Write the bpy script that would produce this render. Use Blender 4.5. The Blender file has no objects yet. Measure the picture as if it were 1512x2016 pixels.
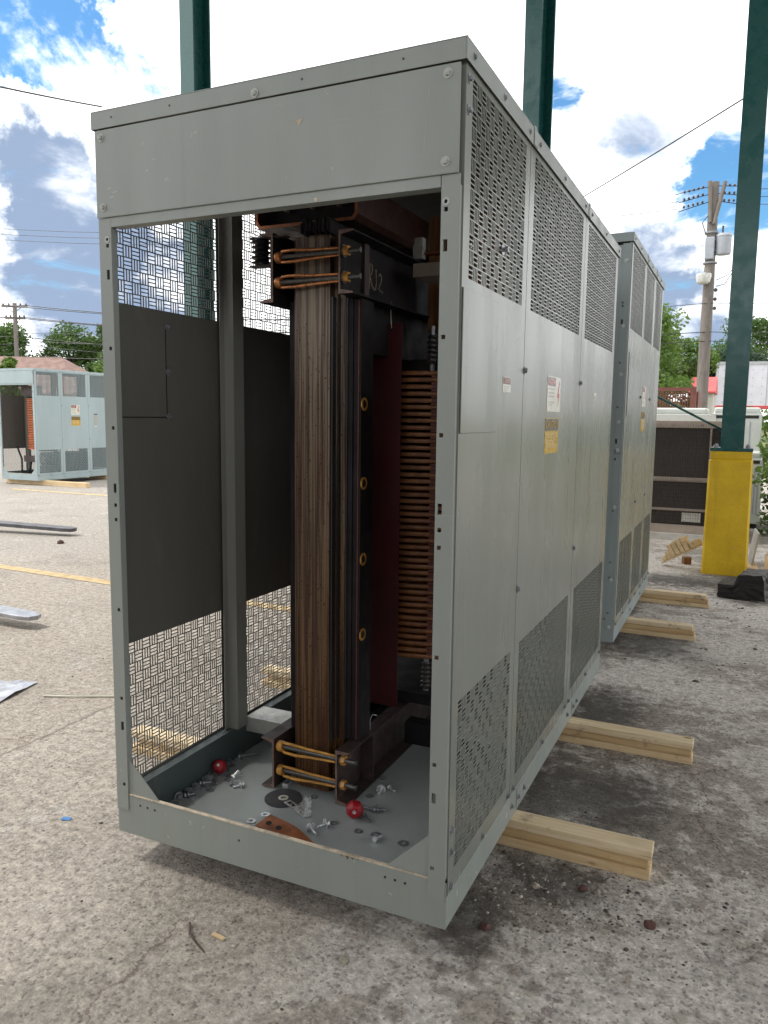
import bpy, bmesh, math, random
from mathutils import Vector, Matrix, Euler
R = math.radians
rnd = random.Random(7)
scene = bpy.context.scene
COL = scene.collection

# ------------------------------------------------------------------ camera
def set_camera():
    cam = bpy.data.cameras.new('camera'); co = bpy.data.objects.new('camera', cam); COL.objects.link(co)
    yaw, pitch, roll = -0.43425185, -0.12295413, 0.01175984
    f = Vector((math.sin(yaw)*math.cos(pitch), math.cos(yaw)*math.cos(pitch), math.sin(pitch)))
    r = Vector((math.cos(yaw), -math.sin(yaw), 0)); u = r.cross(f)
    r2 = r*math.cos(roll)+u*math.sin(roll); u2 = -r*math.sin(roll)+u*math.cos(roll)
    m = Matrix((r2, u2, -f)).transposed().to_4x4(); m.translation = (2.0927, -2.1172, 1.7084)
    co.matrix_world = m
    cam.sensor_fit = 'VERTICAL'; cam.sensor_height = 36; cam.lens = 1518.12/2016*36
    cam.clip_start = 0.02; cam.clip_end = 2000
    scene.camera = co
set_camera()
scene.view_settings.view_transform = 'Standard'; scene.view_settings.look = 'None'
scene.view_settings.exposure = 0.82; scene.view_settings.gamma = 1.0
scene.view_settings.use_curve_mapping = False

# ------------------------------------------------------------------ node helpers
class NT:
    def __init__(s, tree): s.t = tree; s.n = tree.nodes; s.l = tree.links
    def new(s, typ, **kw):
        n = s.n.new(typ)
        for k, v in kw.items(): setattr(n, k, v)
        return n
    def set(s, sock, v):
        if hasattr(v, 'is_output'): s.l.new(v, sock)
        else: sock.default_value = v
    def math(s, op, a, b=None, c=None, clamp=False):
        n = s.new('ShaderNodeMath', operation=op, use_clamp=clamp)
        s.set(n.inputs[0], a)
        if b is not None: s.set(n.inputs[1], b)
        if c is not None: s.set(n.inputs[2], c)
        return n.outputs[0]
    def vmath(s, op, a, b=None, scale=None):
        n = s.new('ShaderNodeVectorMath', operation=op)
        s.set(n.inputs[0], a)
        if b is not None: s.set(n.inputs[1], b)
        if scale is not None: s.set(n.inputs['Scale'], scale)
        return n.outputs['Value'] if op in ('DOT_PRODUCT', 'LENGTH', 'DISTANCE') else n.outputs['Vector']
    def noise(s, vec, scale, detail=3, rough=0.55, dist=0.0, out='Fac'):
        n = s.new('ShaderNodeTexNoise'); s.set(n.inputs['Vector'], vec)
        n.inputs['Scale'].default_value = scale; n.inputs['Detail'].default_value = detail
        n.inputs['Roughness'].default_value = rough; n.inputs['Distortion'].default_value = dist
        return n.outputs[out]
    def voro(s, vec, scale, feature='F1', out='Distance', rand=1.0):
        n = s.new('ShaderNodeTexVoronoi', feature=feature); s.set(n.inputs['Vector'], vec)
        n.inputs['Scale'].default_value = scale; n.inputs['Randomness'].default_value = rand
        return n.outputs[out]
    def mr(s, v, a, b, c=0.0, d=1.0, smooth=True):
        n = s.new('ShaderNodeMapRange'); n.interpolation_type = 'SMOOTHSTEP' if smooth else 'LINEAR'
        s.set(n.inputs[0], v); n.inputs[1].default_value = a; n.inputs[2].default_value = b
        n.inputs[3].default_value = c; n.inputs[4].default_value = d
        return n.outputs[0]
    def mix(s, fac, a, b, blend='MIX'):
        n = s.new('ShaderNodeMix', data_type='RGBA', blend_type=blend)
        s.set(n.inputs[0], fac); s.set(n.inputs[6], c4(a)); s.set(n.inputs[7], c4(b))
        return n.outputs[2]
    def mapping(s, vec, scale=(1, 1, 1), loc=(0, 0, 0)):
        n = s.new('ShaderNodeMapping'); s.set(n.inputs[0], vec)
        n.inputs['Scale'].default_value = scale; n.inputs['Location'].default_value = loc
        return n.outputs[0]
    def bump(s, h, strength, dist=0.01, normal=None):
        n = s.new('ShaderNodeBump'); n.inputs['Strength'].default_value = strength
        n.inputs['Distance'].default_value = dist; s.set(n.inputs['Height'], h)
        if normal is not None: s.set(n.inputs['Normal'], normal)
        return n.outputs[0]
def c4(c):
    if hasattr(c, 'is_output'): return c
    return (c[0], c[1], c[2], 1.0) if len(c) == 3 else c

# ------------------------------------------------------------------ world: broken cloud over blue sky
SUN_EL = R(58); SUN_AZ = Vector((-0.95, -0.31, 0)).normalized()
def make_world():
    w = bpy.data.worlds.new('World'); scene.world = w; w.use_nodes = True
    t = NT(w.node_tree); t.n.clear()
    sky = t.new('ShaderNodeTexSky', sky_type='NISHITA'); sky.sun_disc = False
    sky.sun_elevation = SUN_EL; sky.sun_rotation = math.atan2(SUN_AZ.x, SUN_AZ.y)
    sky.air_density = 1.2; sky.dust_density = 0.6; sky.ozone_density = 2.2
    d = t.new('ShaderNodeTexCoord').outputs['Generated']
    sep = t.new('ShaderNodeSeparateXYZ'); t.l.new(d, sep.inputs[0])
    zz = t.math('ADD', t.math('ABSOLUTE', sep.outputs[2]), 0.22)
    cmb = t.new('ShaderNodeCombineXYZ')
    t.l.new(t.math('DIVIDE', sep.outputs[0], zz), cmb.inputs[0]); t.l.new(t.math('DIVIDE', sep.outputs[1], zz), cmb.inputs[1])
    cmb.inputs[2].default_value = 3.7
    p = cmb.outputs[0]
    n1 = t.noise(p, 2.4, 8, 0.62, 0.4)
    n2 = t.noise(t.vmath('ADD', p, (5.3, 1.9, 2.0)), 3.1, 8, 0.58, 0.35)
    warp = t.vmath('ADD', d, t.vmath('SCALE', t.vmath('SUBTRACT', t.noise(d, 9.0, 6, 0.65, out='Color'), (0.5, 0.5, 0.5)), scale=0.16))
    warp = t.vmath('NORMALIZE', warp)
    def blob(dirs):
        acc = None
        for v, r, k in dirs:
            dd = t.vmath('DOT_PRODUCT', warp, tuple(Vector(v).normalized()))
            q = t.math('MULTIPLY', t.mr(dd, math.cos(R(r)), math.cos(R(r*0.15))), k)
            acc = q if acc is None else t.math('ADD', acc, q)
        return acc
    blue = blob([((-.694, .603, .393), 5.0, .9), ((-.678, .633, .373), 4.0, .7), ((-.629, .691, .357), 3.2, .8), ((-.72, .58, .38), 5, .6),
                 ((-.02, .945, .312), 5.0, 1.0), ((-.035, .962, .262), 4.0, .9), ((-.132, .949, .286), 3.6, .45),
                 ((-.206, .907, .366), 2.0, .7), ((-.005, .976, .215), 4.0, .9), ((-.17, .945, .275), 2.5, .4)])
    gray = blob([((-.70, .665, .250), 5.5, .8), ((-.724, .671, .150), 6.5, 1.0), ((-.135, .937, .321), 3.6, .5), ((-.112, .975, .195), 5.0, .95),
                 ((-.082, .99, .105), 6.5, .8), ((-.725, .64, .255), 4.5, .6), ((-.66, .73, .165), 6, .8), ((-.745, .655, .19), 3.5, .3)])
    dens = t.math('SUBTRACT', t.math('ADD', t.math('MULTIPLY', t.math('SUBTRACT', n1, 0.5), 1.7), 0.76), t.math('MULTIPLY', t.math('MINIMUM', blue, 1.0), 0.36))
    mask = t.mr(dens, 0.36, 0.62)
    g = t.math('ADD', t.math('MULTIPLY', t.math('MINIMUM', gray, 1.1), 0.74), t.math('MULTIPLY', t.math('SUBTRACT', n2, 0.5), 1.8))
    gf = t.mr(g, 0.08, 0.74)
    cloud = t.mix(gf, (14.5, 14.6, 14.6), (2.5, 3.25, 4.6))
    skyc = t.mix(1.0, sky.outputs[0], (0.60, 0.98, 1.2), 'MULTIPLY')
    col = t.mix(mask, skyc, cloud)
    bg = t.new('ShaderNodeBackground'); t.l.new(col, bg.inputs[0]); bg.inputs[1].default_value = 0.085
    o = t.new('ShaderNodeOutputWorld'); t.l.new(bg.outputs[0], o.inputs[0])
make_world()
def make_sun():
    l = bpy.data.lights.new('sun', 'SUN'); l.energy = 1.7; l.angle = R(9); l.color = (1.0, 0.95, 0.87)
    o = bpy.data.objects.new('sun', l); COL.objects.link(o)
    to = Vector((SUN_AZ.x*math.cos(SUN_EL), SUN_AZ.y*math.cos(SUN_EL), math.sin(SUN_EL)))
    o.rotation_euler = to.to_track_quat('Z', 'Y').to_euler(); o.location = (0, 0, 20)
make_sun()

# ------------------------------------------------------------------ materials
def new_mat(name):
    m = bpy.data.materials.new(name); m.use_nodes = True
    t = NT(m.node_tree); t.n.clear()
    o = t.new('ShaderNodeOutputMaterial'); b = t.new('ShaderNodeBsdfPrincipled'); t.l.new(b.outputs[0], o.inputs[0])
    pos = t.new('ShaderNodeNewGeometry').outputs['Position']
    return m, t, b, pos
def pm(name, col, rough=0.5, metal=0.0, var=0.15, scale=6.0, stretch=(1, 1, 1), bump=0.0, bscale=80.0, rvar=0.12, dirt=None, dscale=5.0, damt=0.3, spec=0.5, fine=0.0):
    m, t, b, pos = new_mat(name)
    v = t.mapping(pos, stretch)
    n = t.noise(v, scale, 5, 0.6)
    dark = tuple(c*(1-var) for c in col); lite = tuple(min(1, c*(1+var)) for c in col)
    c = t.mix(t.mr(n, 0.3, 0.7), dark, lite)
    if fine: c = t.mix(t.math('MULTIPLY', t.mr(t.noise(v, scale*14, 3, 0.7), 0.35, 0.65), fine), c, tuple(k*0.45 for k in col))
    if dirt:
        c = t.mix(t.math('MULTIPLY', t.mr(t.noise(pos, dscale, 7, 0.7), 0.55, 0.72), damt), c, dirt)
    t.set(b.inputs['Base Color'], c)
    t.set(b.inputs['Roughness'], t.mr(t.noise(v, scale*1.7, 4), 0.25, 0.75, max(0, rough-rvar), min(1, rough+rvar)))
    b.inputs['Metallic'].default_value = metal
    b.inputs['Specular IOR Level'].default_value = spec
    if bump: t.set(b.inputs['Normal'], t.bump(t.noise(v, bscale, 4, 0.65), bump, 0.01))
    return m
def paint_mat(name, col, rough, wave=0.0, chips=0.35, stretch=(1, 1, .25), gr=.28, rubk=.35, spec=.5, ct=.735):
    """grey enamel on sheet steel: faint mottling, wavy sheet, rub marks, small chips down to primer"""
    m, t, b, pos = new_mat(name)
    n = t.noise(t.mapping(pos, stretch), 3.0, 5, 0.6)
    c = t.mix(t.mr(n, .3, .7), tuple(k*.93 for k in col), tuple(k*1.05 for k in col))
    grime = t.mr(t.noise(t.mapping(pos, (1, 1, .35)), 7.0, 8, 0.72), .54, .75)
    c = t.mix(t.math('MULTIPLY', grime, gr), c, (.26, .235, .185))
    rub = t.mr(t.noise(t.mapping(pos, (6, 6, 1.6)), 8.0, 6, .75), .66, .74)
    c = t.mix(t.math('MULTIPLY', rub, rubk), c, tuple(min(1, k*1.55) for k in col))
    run = t.mr(t.noise(t.mapping(pos, (22, 22, .7)), 1.0, 4, .6), .58, .72)
    c = t.mix(t.math('MULTIPLY', run, .16), c, tuple(k*.55 for k in col))
    scr = None
    for rx, sc in ((.5, 1.0), (-.9, 1.3)):
        mp = t.new('ShaderNodeMapping'); t.l.new(pos, mp.inputs[0]); mp.inputs['Rotation'].default_value = (rx, rx, rx*.3); mp.inputs['Scale'].default_value = (2.2*sc, 2.2*sc, 190)
        q = t.mr(t.noise(mp.outputs[0], 1.0, 2, .5), .735, .75); scr = q if scr is None else t.math('MAXIMUM', scr, q)
    scr = t.math('MULTIPLY', scr, t.mr(t.noise(pos, 2.1, 3), .5, .6))
    c = t.mix(t.math('MULTIPLY', scr, .30), c, tuple(min(1, k*1.7) for k in col))
    chip = t.mr(t.noise(pos, 24.0, 5, .6), ct, ct+.015)
    c = t.mix(t.math('MULTIPLY', chip, chips), c, (.5, .47, .4))
    t.set(b.inputs['Base Color'], c)
    t.set(b.inputs['Roughness'], t.mr(t.noise(t.mapping(pos, (1.5, 1.5, .25)), 3.0, 4, .55), .3, .7, rough-.05, rough+.09))
    b.inputs['Specular IOR Level'].default_value = spec
    nm = t.bump(t.noise(pos, 260.0, 2, .5), .05, .004)
    if wave: nm = t.bump(t.noise(t.mapping(pos, (1.4, 1.4, .5)), 1.7, 1, .4), wave, .05, nm)
    t.set(b.inputs['Normal'], nm)
    return m
def wood_mat(name, a, b_, along=0, rough=.75):
    m, t, b, pos = new_mat(name)
    st = [34, 34, 34]; st[along] = 1.3
    n = t.noise(t.mapping(pos, tuple(st)), 1.6, 5, .65, .6)
    c = t.mix(t.mr(n, .3, .68), a, b_)
    blot = t.noise(pos, 4.5, 5, .6)
    c = t.mix(t.math('MULTIPLY', t.mr(blot, .5, .75), .45), c, tuple(k*.72 for k in b_))
    kv = [7, 7, 7]; kv[along] = 2.6
    kn = t.voro(t.mapping(pos, tuple(kv)), 1.0)
    c = t.mix(t.mr(kn, .10, .05), c, (.16, .075, .025))
    c = t.mix(t.math('MULTIPLY', t.mr(t.noise(t.vmath('ADD', pos, (3, 1, 5)), 7.0, 7, .7), .56, .70), .65), c, (.15, .115, .085))
    sv = [60, 60, 60]; sv[along] = 2.0
    c = t.mix(t.math('MULTIPLY', t.mr(t.noise(t.mapping(pos, tuple(sv)), 1.0, 3, .5), .70, .74), .6), c, (.12, .07, .035))
    t.set(b.inputs['Base Color'], c); b.inputs['Roughness'].default_value = rough
    b.inputs['Specular IOR Level'].default_value = .3
    t.set(b.inputs['Normal'], t.bump(n, .25, .004))
    return m
def ground_mat():
    m, t, b, pos = new_mat('old_paving')
    sep = t.new('ShaderNodeSeparateXYZ'); t.l.new(pos, sep.inputs[0]); x, y = sep.outputs[0], sep.outputs[1]
    wob = t.noise(pos, 3.0, 5, .65)
    big = t.noise(pos, .75, 6, .6); mid = t.noise(pos, 3.2, 7, .68); med = t.noise(t.vmath('ADD', pos, (7, 3, 0)), 11.0, 6, .7)
    c = t.mix(t.mr(big, .32, .68), (.275, .248, .222), (.40, .368, .33))
    c = t.mix(t.math('MULTIPLY', t.mr(mid, .5, .72), .55), c, (.21, .19, .165))
    # lighter worn slab on the left of the joint
    xs = t.math('ADD', x, t.math('ADD', t.math('MULTIPLY', t.math('SUBTRACT', wob, .5), .16), 1.19))
    slab = t.mr(xs, .02, -.02)
    c = t.mix(t.math('MULTIPLY', slab, .75), c, (.36, .325, .285))
    farf = t.mr(y, 3.5, 5.0)
    c = t.mix(t.math('MULTIPLY', t.math('MULTIPLY', slab, farf), .55), c, (.27, .255, .24))
    # pale scaled cement skin in front and on the right
    zone = t.mr(x, .55, 1.35)
    scal = t.math('ADD', t.math('MULTIPLY', mid, .55), t.math('MULTIPLY', med, .45))
    scal = t.math('ADD', scal, t.math('MULTIPLY', t.math('SUBTRACT', big, .5), .6))
    pale = t.math('MULTIPLY', t.mr(scal, .465, .52), zone)
    c = t.mix(t.math('MULTIPLY', pale, .85), c, (.58, .555, .53))
    patch = t.math('MULTIPLY', t.mr(t.noise(t.vmath('ADD', pos, (2, 9, 0)), 2.3, 7, .7), .56, .62), t.mr(x, .3, -.3))
    c = t.mix(t.math('MULTIPLY', patch, .45), c, (.42, .405, .385))
    # dark noise-edged patches beside the timbers, cabinet side and pedestal
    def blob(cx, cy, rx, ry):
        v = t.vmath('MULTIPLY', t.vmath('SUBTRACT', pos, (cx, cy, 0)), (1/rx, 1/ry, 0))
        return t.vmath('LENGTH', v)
    dark_patches = None
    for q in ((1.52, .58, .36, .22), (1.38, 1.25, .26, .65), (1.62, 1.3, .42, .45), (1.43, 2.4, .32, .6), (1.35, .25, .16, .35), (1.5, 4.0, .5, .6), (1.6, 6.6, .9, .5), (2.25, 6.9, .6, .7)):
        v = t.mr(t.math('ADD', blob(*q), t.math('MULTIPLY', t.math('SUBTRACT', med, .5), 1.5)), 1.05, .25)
        dark_patches = v if dark_patches is None else t.math('MAXIMUM', dark_patches, v)
    stain = t.mr(t.noise(t.vmath('ADD', pos, (4, 6, 0)), 1.3, 7, .66), .52, .66)
    c = t.mix(t.math('MULTIPLY', stain, .42), c, (.19, .175, .16))
    grit_ = t.noise(t.vmath('ADD', pos, (1, 2, 0)), 22.0, 7, .78)
    c = t.mix(1.0, c, t.mix(t.mr(grit_, .34, .66), (.68, .67, .66), (1.28, 1.27, 1.25)), 'MULTIPLY')
    sv = t.new('ShaderNodeTexVoronoi'); t.l.new(pos, sv.inputs['Vector']); sv.inputs['Scale'].default_value = 30
    ss = t.new('ShaderNodeSeparateColor'); t.l.new(sv.outputs['Color'], ss.inputs[0])
    speck = t.math('MULTIPLY', t.mr(sv.outputs['Distance'], .20, .10), t.mr(ss.outputs[0], .70, .72))
    c = t.mix(t.math('MULTIPLY', speck, .7), c, (.06, .055, .05))
    speck2 = t.math('MULTIPLY', t.mr(sv.outputs['Distance'], .16, .08), t.mr(ss.outputs[0], .22, .20))
    c = t.mix(t.math('MULTIPLY', speck2, .6), c, (.52, .48, .42))
    # aggregate
    agg = t.new('ShaderNodeTexVoronoi'); t.l.new(pos, agg.inputs['Vector']); agg.inputs['Scale'].default_value = 95
    sp = t.new('ShaderNodeSeparateColor'); t.l.new(agg.outputs['Color'], sp.inputs[0])
    c = t.mix(t.math('MULTIPLY', t.mr(sp.outputs[0], .74, .80), .30), c, (.46, .42, .36))
    c = t.mix(t.math('MULTIPLY', t.mr(sp.outputs[1], .86, .92), .45), c, (.07, .062, .058))
    agg2 = t.noise(pos, 55.0, 4, .8)
    c = t.mix(1.0, c, t.mix(t.mr(agg2, .3, .7), (.76, .76, .76), (1.18, 1.18, 1.18)), 'MULTIPLY')
    c = t.mix(t.math('MULTIPLY', dark_patches, .78), c, (.05, .046, .042))
    # cracks
    wv = t.vmath('ADD', pos, t.vmath('SCALE', t.vmath('SUBTRACT', t.noise(pos, 2.2, 6, .65, out='Color'), (.5, .5, .5)), scale=.55))
    cr = t.voro(wv, .42, 'DISTANCE_TO_EDGE')
    crack = t.math('MULTIPLY', t.mr(cr, .0032, .0012), t.mr(t.noise(pos, 1.1, 3), .46, .56))
    c = t.mix(t.math('MULTIPLY', crack, .45), c, (.08, .032, .03))
    j = t.mr(t.math('ABSOLUTE', xs), .014, .004)
    c = t.mix(t.math('MULTIPLY', j, .55), c, (.09, .08, .07))
    t.set(b.inputs['Base Color'], c); b.inputs['Roughness'].default_value = .92
    b.inputs['Specular IOR Level'].default_value = .25
    h = t.math('ADD', t.math('MULTIPLY', agg.outputs['Distance'], -.5), t.math('MULTIPLY', agg2, .9))
    h = t.math('ADD', h, t.math('MULTIPLY', pale, .18))
    h = t.math('SUBTRACT', h, t.math('MULTIPLY', crack, 1.5))
    t.set(b.inputs['Normal'], t.bump(h, .5, .010))
    return m
def leaf_mat(name, a, b_):
    m, t, b, pos = new_mat(name)
    oi = t.new('ShaderNodeNewGeometry').outputs['Random Per Island']
    c = t.mix(oi, a, b_)
    c = t.mix(t.math('MULTIPLY', t.mr(t.noise(pos, .8, 3), .4, .65), .4), c, tuple(k*.7 for k in a))
    t.set(b.inputs['Base Color'], c); b.inputs['Roughness'].default_value = .55
    tr = t.new('ShaderNodeBsdfTranslucent'); t.set(tr.inputs[0], t.mix(.5, c, tuple(min(1, k*1.8) for k in b_)))
    mx = t.new('ShaderNodeMixShader'); mx.inputs[0].default_value = .35
    t.l.new(b.outputs[0], mx.inputs[1]); t.l.new(tr.outputs[0], mx.inputs[2])
    t.l.new(mx.outputs[0], [n for n in t.n if n.type == 'OUTPUT_MATERIAL'][0].inputs[0])
    return m
def lamination_mat():
    m, t, b, pos = new_mat('varnished_lamination_steel')
    fine = t.noise(t.mapping(pos, (210, 210, 1.2)), 1.0, 3, .7)
    wide = t.noise(t.mapping(pos, (48, 48, .9)), 1.0, 4, .65)
    sep = t.new('ShaderNodeSeparateXYZ'); t.l.new(pos, sep.inputs[0]); z = sep.outputs[2]
    lo = t.mr(z, .3, 2.1)   # varnish ran down: bare grey steel towards the top, brown below
    c = t.mix(lo, (.155, .082, .030), (.225, .175, .125))
    c = t.mix(t.mr(fine, .46, .56), c, t.mix(lo, (.05, .022, .010), (.075, .058, .044)))
    c = t.mix(t.math('MULTIPLY', t.mr(wide, .50, .62), .85), c, (.055, .020, .012))
    t.set(b.inputs['Base Color'], c)
    b.inputs['Roughness'].default_value = .38; b.inputs['Metallic'].default_value = .25
    t.set(b.inputs['Normal'], t.bump(fine, .5, .004))
    return m
M = {}
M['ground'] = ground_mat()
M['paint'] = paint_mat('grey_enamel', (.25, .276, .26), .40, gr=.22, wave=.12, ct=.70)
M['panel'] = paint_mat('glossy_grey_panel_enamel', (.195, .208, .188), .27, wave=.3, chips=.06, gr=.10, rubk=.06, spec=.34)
M['paint_blue'] = paint_mat('blue_grey_enamel', (.235, .28, .282), .45)
M['panel_far'] = paint_mat('blue_grey_panel_enamel', (.31, .385, .40), .4, wave=.15, chips=.1, gr=.08)
M['floorpaint'] = paint_mat('floor_pan_enamel', (.345, .38, .38), .36, gr=.5, rubk=.5)
M['inner'] = paint_mat('shaded_grey_enamel', (.112, .112, .102), .5)  # the same grey enamel darkened, interior shade put into the colour
M['sill'] = paint_mat('scuffed_sill_enamel', (.245, .272, .255), .45, chips=.75, gr=.38, rubk=.5, ct=.665)
M['paint_lite'] = paint_mat('light_enamel', (.40, .42, .40), .4)
M['post_inner'] = paint_mat('inner_post_enamel', (.23, .235, .215), .45)
M['rail'] = paint_mat('inner_rail_enamel', (.06, .082, .082), .42)
M['edge'] = pm('worn_sill_edge', (.47, .40, .31), .7, var=.35, scale=20, dirt=(.11, .07, .045), dscale=16, damt=.9)
M['zinc'] = pm('zinc_plated_steel', (.62, .64, .66), .3, metal=.55, var=.2, scale=40)
M['zincdark'] = pm('dull_steel', (.26, .27, .29), .4, metal=.55, var=.25, scale=40)
M['lam'] = lamination_mat()
M['iron'] = pm('brown_black_clamp_steel', (.045, .031, .028), .55, metal=.1, var=.3, scale=9, dirt=(.13, .085, .07), dscale=12, damt=.6)
M['ironcut'] = pm('cut_steel_edge', (.19, .125, .105), .55, metal=.2, var=.25, scale=25)
M['black'] = pm('black_enamel', (.014, .014, .017), .4, var=.3)
M['core_dark'] = pm('dark_core_side', (.012, .010, .012), .65, spec=.25, var=.4, dirt=(.05, .025, .015), damt=.4)
M['copper'] = pm('varnished_copper_strap', (.55, .235, .095), .33, metal=.65, var=.25, scale=30)
M['amber'] = pm('amber_insulation', (.52, .25, .045), .42, var=.3, scale=28, dirt=(.18, .06, .01), dscale=25, damt=.6)
M['cap_copper'] = pm('tarnished_copper_bar', (.30, .115, .055), .42, metal=.55, var=.4, scale=14, dirt=(.13, .06, .04), dscale=22, damt=.7)
M['rod'] = pm('dark_threaded_rod', (.12, .12, .115), .45, metal=.7, var=.2, scale=60)
M['redsheet'] = pm('red_barrier_sheet', (.062, .007, .009), .5, var=.15, scale=3)
M['redins'] = pm('red_glazed_insulator', (.30, .01, .018), .35, var=.2, scale=20)
M['coil'] = pm('varnished_paper_conductor', (.235, .092, .034), .45, var=.35, scale=22, dirt=(.12, .03, .015), dscale=30, damt=.6)
M['coil_far'] = pm('orange_coil', (.46, .13, .045), .5, var=.2, scale=8)
M['spacer'] = pm('dark_red_spacer', (.13, .035, .025), .5, var=.3, scale=30)
M['pale_lumber'] = wood_mat('fresh_pine', (.70, .56, .36), (.58, .42, .235), 0)
M['lumber_b'] = wood_mat('pine_amber', (.60, .45, .255), (.48, .33, .165), 0)
M['lumber_c'] = wood_mat('pine_pale', (.74, .62, .44), (.62, .48, .29), 0)
M['pale_lumber_y'] = wood_mat('fresh_pine_y', (.60, .46, .27), (.48, .33, .17), 1)
M['brown_board'] = wood_mat('brown_varnished_board', (.26, .135, .06), (.17, .08, .035), 2)
M['green_steel'] = pm('dark_green_steel_paint', (.012, .082, .078), .28, var=.04, scale=4, spec=.5)
def pedestal_mat():
    m, t, b, pos = new_mat('yellow_concrete_paint')
    c = t.mix(t.mr(t.noise(pos, 4.0, 5, .6), .3, .7), (.60, .385, .006), (.70, .47, .012))
    c = t.mix(t.math('MULTIPLY', t.mr(t.noise(t.mapping(pos, (9, 9, .9)), 1.0, 5, .65), .52, .7), .35), c, (.33, .21, .02))
    c = t.mix(t.math('MULTIPLY', t.mr(t.noise(pos, 15.0, 6, .65), .655, .675), .85), c, (.30, .275, .23))
    t.set(b.inputs['Base Color'], c); b.inputs['Roughness'].default_value = .48
    t.set(b.inputs['Normal'], t.bump(t.noise(pos, 26.0, 5, .7), .5, .012)); return m
M['yellow'] = pedestal_mat()
M['yellow_line'] = pm('worn_yellow_road_paint', (.46, .34, .18), .8, var=.25, scale=9, dirt=(.30, .27, .23), dscale=9, damt=.95)
M['char'] = pm('black_tarred_block', (.012, .012, .013), .5, var=.5, scale=30, bump=.6, bscale=35)
M['disc'] = pm('grinding_disc', (.045, .045, .052), .7, var=.15, scale=60)
M['label_white'] = pm('white_label', (.56, .555, .48), .3, var=.05)
M['label_red'] = pm('red_label_print', (.38, .055, .055), .35, var=.08)
M['label_black'] = pm('black_label_print', (.02, .018, .016), .35, var=.1)
M['label_yellow'] = pm('yellow_label', (.50, .30, .012), .28, var=.08, scale=20)
M['label_grey'] = pm('grey_label_print', (.33, .33, .30), .4, var=.05)
M['chalk'] = pm('chalk_mark', (.30, .24, .18), .9, var=.3, scale=90)
M['cable'] = pm('black_cable_jacket', (.012, .012, .013), .5, var=.2)
M['pole_wood'] = wood_mat('weathered_pole', (.225, .205, .185), (.135, .12, .108), 2)
M['can'] = pm('pale_grey_tank_paint', (.33, .36, .40), .4, var=.08)
M['porcelain'] = pm('brown_porcelain', (.05, .042, .042), .3, var=.2)
M['acbrown'] = pm('taupe_unit_paint', (.27, .225, .19), .5, var=.12, scale=6)
M['fins'] = pm('dark_coil_fins', (.022, .019, .017), .6, var=.4, scale=60, stretch=(1, 1, .15))
M['acwhite'] = pm('white_unit_paint', (.60, .63, .60), .4, var=.06)
M['acgrey'] = pm('grey_concrete_pad', (.36, .35, .33), .8, var=.12, scale=8)
M['fence'] = pm('red_brown_fence_paint', (.16, .055, .042), .6, var=.25)
M['trailer'] = pm('white_trailer_skin', (.62, .62, .69), .4, var=.06, scale=2)
M['trim'] = pm('grey_trim', (.38, .39, .42), .5, var=.08)
M['red'] = pm('red_roof_paint', (.55, .07, .07), .5, var=.1)
M['shingle'] = pm('brown_shingle', (.20, .125, .105), .9, var=.25, scale=3, fine=.3)
M['siding'] = pm('pale_siding', (.50, .48, .44), .7, var=.06)
M['bark'] = pm('bark', (.085, .065, .05), .9, var=.3, scale=5, bump=.5, bscale=14)
M['leaf_a'] = leaf_mat('leaf_mid', (.034, .075, .014), (.075, .135, .028))
M['leaf_b'] = leaf_mat('leaf_light', (.055, .115, .016), (.12, .195, .036))
M['leaf_c'] = leaf_mat('leaf_blue', (.02, .05, .026), (.045, .085, .042))
M['deck'] = pm('canopy_deck', (.20, .20, .19), .6, var=.08)
M['fork_dark'] = pm('dark_fork_steel', (.10, .10, .11), .5, metal=.3, var=.3, scale=9)
M['steel_plate'] = pm('worn_fork_steel', (.36, .37, .40), .38, metal=.6, var=.2, scale=9)
M['plastic'] = pm('clear_plastic_sheet', (.42, .44, .50), .2, var=.3, scale=12, bump=.4, bscale=18)
M['blue'] = pm('blue_scrap', (.05, .22, .55), .5)
def grit_mat():
    m, t, b, pos = new_mat('pebble'); r_ = t.new('ShaderNodeNewGeometry').outputs['Random Per Island']
    t.set(b.inputs['Base Color'], t.mix(t.math('POWER', r_, 1.6), (.05, .045, .04), (.46, .42, .36))); b.inputs['Roughness'].default_value = .9; return m
M['stone'] = grit_mat()
M['pebble_pale'] = pm('pale_pebble', (.30, .27, .22), .85, var=.3, scale=60)
M['stone_red'] = pm('red_brown_stone', (.09, .04, .035), .8, var=.3, scale=30)
M['grass'] = pm('dry_grass', (.12, .13, .05), .95, var=.3, scale=2)
M['gal'] = pm('galvanised_plate', (.52, .53, .50), .35, metal=.3, var=.12, scale=10)
M['teal'] = pm('teal_board', (.02, .10, .11), .6)

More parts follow.
